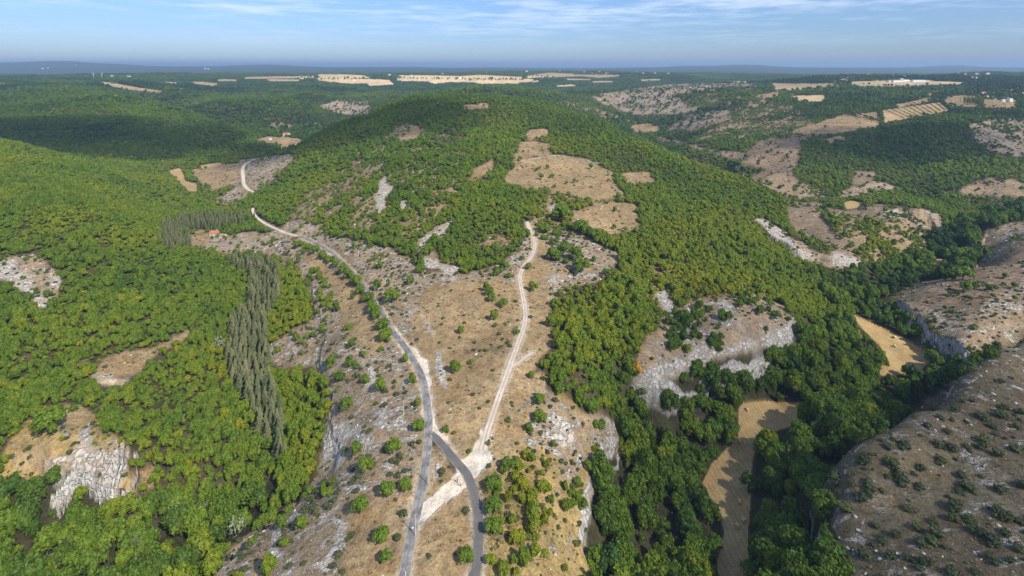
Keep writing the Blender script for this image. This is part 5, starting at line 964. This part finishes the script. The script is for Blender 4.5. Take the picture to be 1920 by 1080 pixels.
# dry stone walls: staggered stones along a line
def stone_wall(pts, lab, hh=1.1):
    P = [at(*q)[:2] for q in pts]; L = smooth_line([tuple(q) for q in P], .7); V_ = []; F_ = []; v0, f0 = ico(1, 1); r_ = np.random.default_rng(len(pts)*7); c0 = gz(*L[0])
    for i in range(len(L)):
        if fbm(np.array([L[i, 0]]), np.array([L[i, 1]]), 9, 2)[0] < -.33: continue
        for k in range(4):
            s_ = np.array([.55, .45, .32])*(.8+.6*r_.random()); c = np.array([L[i, 0]+r_.normal()*.3, L[i, 1]+r_.normal()*.3, 0]); c[2] = gz(c[0], c[1])+k*hh/4*.9; o = len(V_); V_ += list(v0*s_*(1+.15*r_.normal(size=(len(v0), 1)))+c); F_ += [[a+o for a in q] for q in f0]
    mb = MB(); mb.v = [tuple(a-np.array([L[0, 0], L[0, 1], c0])) for a in V_]; mb.f = F_; me_ = bpy.data.meshes.new('dry_stone_wall'); me_.from_pydata(mb.v, [], mb.f); me_.materials.append(M['drys']); o = bpy.data.objects.new('dry_stone_wall', me_); COL.objects.link(o); o.location = (L[0, 0], L[0, 1], c0); tag(o, lab, 'stone wall', 'dry stone walls')
stone_wall(((962, 306), (985, 301), (1010, 297), (1035, 293), (1060, 294), (1078, 297)), 'broken dry stone wall along the back edge of the upper hilltop clearing', 1.5)
stone_wall(((1095, 302), (1115, 306), (1138, 312), (1150, 320), (1158, 330), (1168, 345), (1176, 358)), 'dry stone wall along the right edge of the upper hilltop clearing', 1.8)
# people near the junction
def person(px_, py_, rz, top, low, lab, arm=.5, lean=0):
    p = at(px_, py_); r = empty('person', p, rz); tag(r, lab, 'person')
    J = [(0, 0, .95), (0, 0, 1.18), (0, 0, 1.42), (0, 0, 1.53), (0, -.01, 1.64), (0, 0, 1.76), (.10, 0, .90), (.12, -.03, .50), (.12, .02, .08), (.12, -.14, .04), (-.10, 0, .90), (-.13, .05, .50), (-.14, .10, .08), (-.14, -.06, .04),
         (.19, 0, 1.40), (.26, .02, 1.13), (.24, -.14*arm*2, .92+.1*arm), (.23, -.2*arm*2, .84+.14*arm), (-.19, 0, 1.40), (-.27, .02, 1.12), (-.24, -.1, .90), (-.23, -.14, .82)]
    E = [(0, 1), (1, 2), (2, 3), (3, 4), (4, 5), (0, 6), (6, 7), (7, 8), (8, 9), (0, 10), (10, 11), (11, 12), (12, 13), (2, 14), (14, 15), (15, 16), (16, 17), (2, 18), (18, 19), (19, 20), (20, 21)]
    R_ = [.15, .14, .15, .055, .10, .07, .09, .06, .045, .04, .09, .06, .045, .04, .065, .045, .035, .03, .065, .045, .035, .03]
    def skin(name, idx, k, m_, sub=2):
        mp = {a: i for i, a in enumerate(idx)}; me_ = bpy.data.meshes.new(name); me_.from_pydata([J[a] for a in idx], [(mp[a], mp[b_]) for a, b_ in E if a in mp and b_ in mp], []); o = bpy.data.objects.new(name, me_); COL.objects.link(o); o.parent = r
        md = o.modifiers.new('s', 'SKIN'); 
        for a, i in mp.items(): me_.skin_vertices[0].data[i].radius = (R_[a]*k, R_[a]*k)
        me_.skin_vertices[0].data[0].use_root = True; s_ = o.modifiers.new('u', 'SUBSURF'); s_.levels = s_.render_levels = sub; me_.materials.append(m_); return o
    skin('body', list(range(22)), 1, M['skin'])
    skin('shirt', [0, 1, 2, 14, 15, 18, 19], 1.13, top); skin('trousers', [0, 6, 7, 8, 10, 11, 12], 1.14, low)
    v, f = ico(.115, 2); hb = MB(); hb.v = [tuple(a*[.95, 1.0, .8]+[0, .02, 1.72]) for a in v if True]; hb.f = [q for q in f]; hb.build('hair', M['hair'], r)
person(863, 912, 2.6, M['shirt'], M['navy'], 'person in a white top standing on the pale gravel left of the bend'); person(857.5, 905, .6, M['navy'], M['navy'], 'person in dark clothes on the gravel beside the person in white')
person(899.5, 919, 1.8, M['red'], M['navy'], 'person in a red top standing at the right verge of the side road'); person(903, 943, 1.2, M['navy'], M['dark'], 'person in dark clothes at the right verge, in tree shade')
# poplars and orchard
pw_ = proto('poplar_crown', (lambda g: (g[0]*np.array([.62, .62, 1]), g[1]))(crown_geo(401, 10, 26, .16, 2.6, .3, True, .35)), LEAF)
for i in range(13):
    p = at(1808+i*3.0, 196+1.2*math.sin(i*2.1)); s = 3.6+.6*rng.random(); plant_parts(pw_, TRUNKS[i % 3], p.x, p.y, p.z, s, s*(1.35+.2*rng.random()), .62, i, 'poplar', 'tall bright green poplar, number %s from the left in the row by the village' % ('one', 'two', 'three', 'four', 'five', 'six', 'seven', 'eight', 'nine', 'ten', 'eleven', 'twelve', 'thirteen')[i], 'tree', 'poplars in a row by the village')
for r_i in range(11):
    for k in range(11):
        u_ = r_i/10; w_ = k/10; ax, ay = 1662+(1765-1662)*u_, 208+(193-208)*u_; bx, by = 1695+(1780-1695)*u_, 223+(206-223)*u_
        p = at(ax+(bx-ax)*w_+rng.normal()*.3, ay+(by-ay)*w_); s = 1.7+.5*rng.random()
        o = bpy.data.objects.new('orchard_tree', PROTO['b_mid_crown_%d' % (k % 3)]); COL.objects.link(o); o.location = p; o.scale = (s, s, s); o['tone'] = .22+.1*rng.random(); tag(o, 'small dark orchard tree in the %s third of the planted rows, %s end' % (('left', 'middle', 'right')[min(2, r_i//4)], ('upper', 'middle', 'lower')[min(2, k//4)]), 'tree', 'orchard trees in rows')
# hedgerow trees between the far fields
HP = []
for a in ((595, 149, 725, 148, 26), (560, 148, 600, 146, 8), (740, 148, 980, 150, 40), (845, 143, 985, 141, 26), (880, 151, 975, 150, 14), (985, 142, 1040, 146, 12), (1080, 141, 1200, 140, 30), (1445, 157, 1580, 159, 22), (1592, 153, 1690, 150, 16), (1180, 168, 1420, 158, 30), (655, 207, 700, 222, 14), (1600, 212, 1655, 232, 18), (1560, 165, 1640, 168, 16)):
    for t in np.linspace(0, 1, a[4]):
        p = at(a[0]+(a[2]-a[0])*t+rng.normal()*2, a[1]+(a[3]-a[1])*t+rng.normal()*.5); HP.append((p.x, p.y, p.z, p.y/F*(1.2+1.6*rng.random())*.9))
HP = np.array(HP); hs_ = np.clip(HP[:, 3], 3, 10)
for i in range(len(HP)):
    o = bpy.data.objects.new('hedgerow_tree', PROTO['b_mid_crown_%d' % (i % 3)]); COL.objects.link(o); o.location = HP[i, :3]; o.scale = (hs_[i], hs_[i], hs_[i]*1.1); o['tone'] = .2+.15*rng.random(); X_, Y_ = px_of(*HP[i, :3]); tag(o, 'dark hedgerow tree between the distant pale fields, '+where_(X_, Y_), 'tree', 'hedgerow trees between distant fields')
# ------------------------------------------------------------------ clouds whose shadows lie on the hills
CLM, nt, n, l, b = mat('cloud_vapour'); n.remove(b); pv = n.new('ShaderNodeVolumePrincipled'); pv.inputs['Color'].default_value = (1, 1, 1, 1); pv.inputs['Density'].default_value = .012; l.new(pv.outputs[0], n['Material Output'].inputs['Volume'])
CLT = CLM.copy(); CLT.name = 'added_veil_vapour'; CLT.node_tree.nodes['Principled Volume'].inputs['Density'].default_value = .0065
def cloud(px_, py_, rx, ry, seed, m_, lab, alt=950):
    p = at(px_, py_); c = p+sdir*((alt-p.z)/sdir.z); r_ = np.random.default_rng(seed); v, f = ico(1, 5)
    d = v/np.linalg.norm(v, axis=1)[:, None]; k = 1+.35*fbm(d[:, 0]*10+seed*7, d[:, 1]*10+d[:, 2]*6, 6, 5, .6)+.25*np.abs(fbm(d[:, 0]*20, d[:, 1]*20-seed, 7, 3)); v = d*k[:, None]*[rx, ry, 60]; v[:, 2] = np.where(v[:, 2] < 0, v[:, 2]*.4, v[:, 2])
    mb = MB(); mb.v = [tuple(a) for a in v]; mb.f = f; o = mb.build('cloud', m_); o.location = c; tag(o, lab, 'cloud', None)
cloud(165, 262, 330, 200, 1, CLM, 'small white cloud overhead that shades the left hillside'); cloud(690, 225, 250, 170, 2, CLM, 'small white cloud overhead that shades the main hilltop'); cloud(1720, 262, 210, 120, 3, CLM, 'small white cloud overhead that shades the wooded slope at the right')
cloud(1790, 850, 120, 150, 4, CLT, 'thin cloud veil added unseen overhead to dim the right plateau', 900)  # out-of-view veil, added only to dim the sun on the plateau
# ------------------------------------------------------------------ haze
HM, nt, n, l, b = mat('haze_air'); n.remove(b); pv = n.new('ShaderNodeVolumePrincipled'); pv.inputs['Color'].default_value = (.44, .64, .93, 1); pv.inputs['Density'].default_value = 8.5e-5; pv.inputs['Anisotropy'].default_value = .1; l.new(pv.outputs[0], n['Material Output'].inputs['Volume'])
zb = float(GZ.min())-1; zt = max(float(GZ.max()), H)+30
hz_ = MB().box(0, 27000, (zb+zt)/2, 160000, 60000, zt-zb).build('haze', HM); hz_['kind'] = 'stuff'; hz_['label'] = 'pale blue haze in the distant air'
C.cycles.max_bounces = 5; C.cycles.diffuse_bounces = 2; C.cycles.glossy_bounces = 1; C.cycles.transmission_bounces = 2; C.cycles.volume_bounces = 0; C.cycles.transparent_max_bounces = 8; C.cycles.volume_step_rate = 4
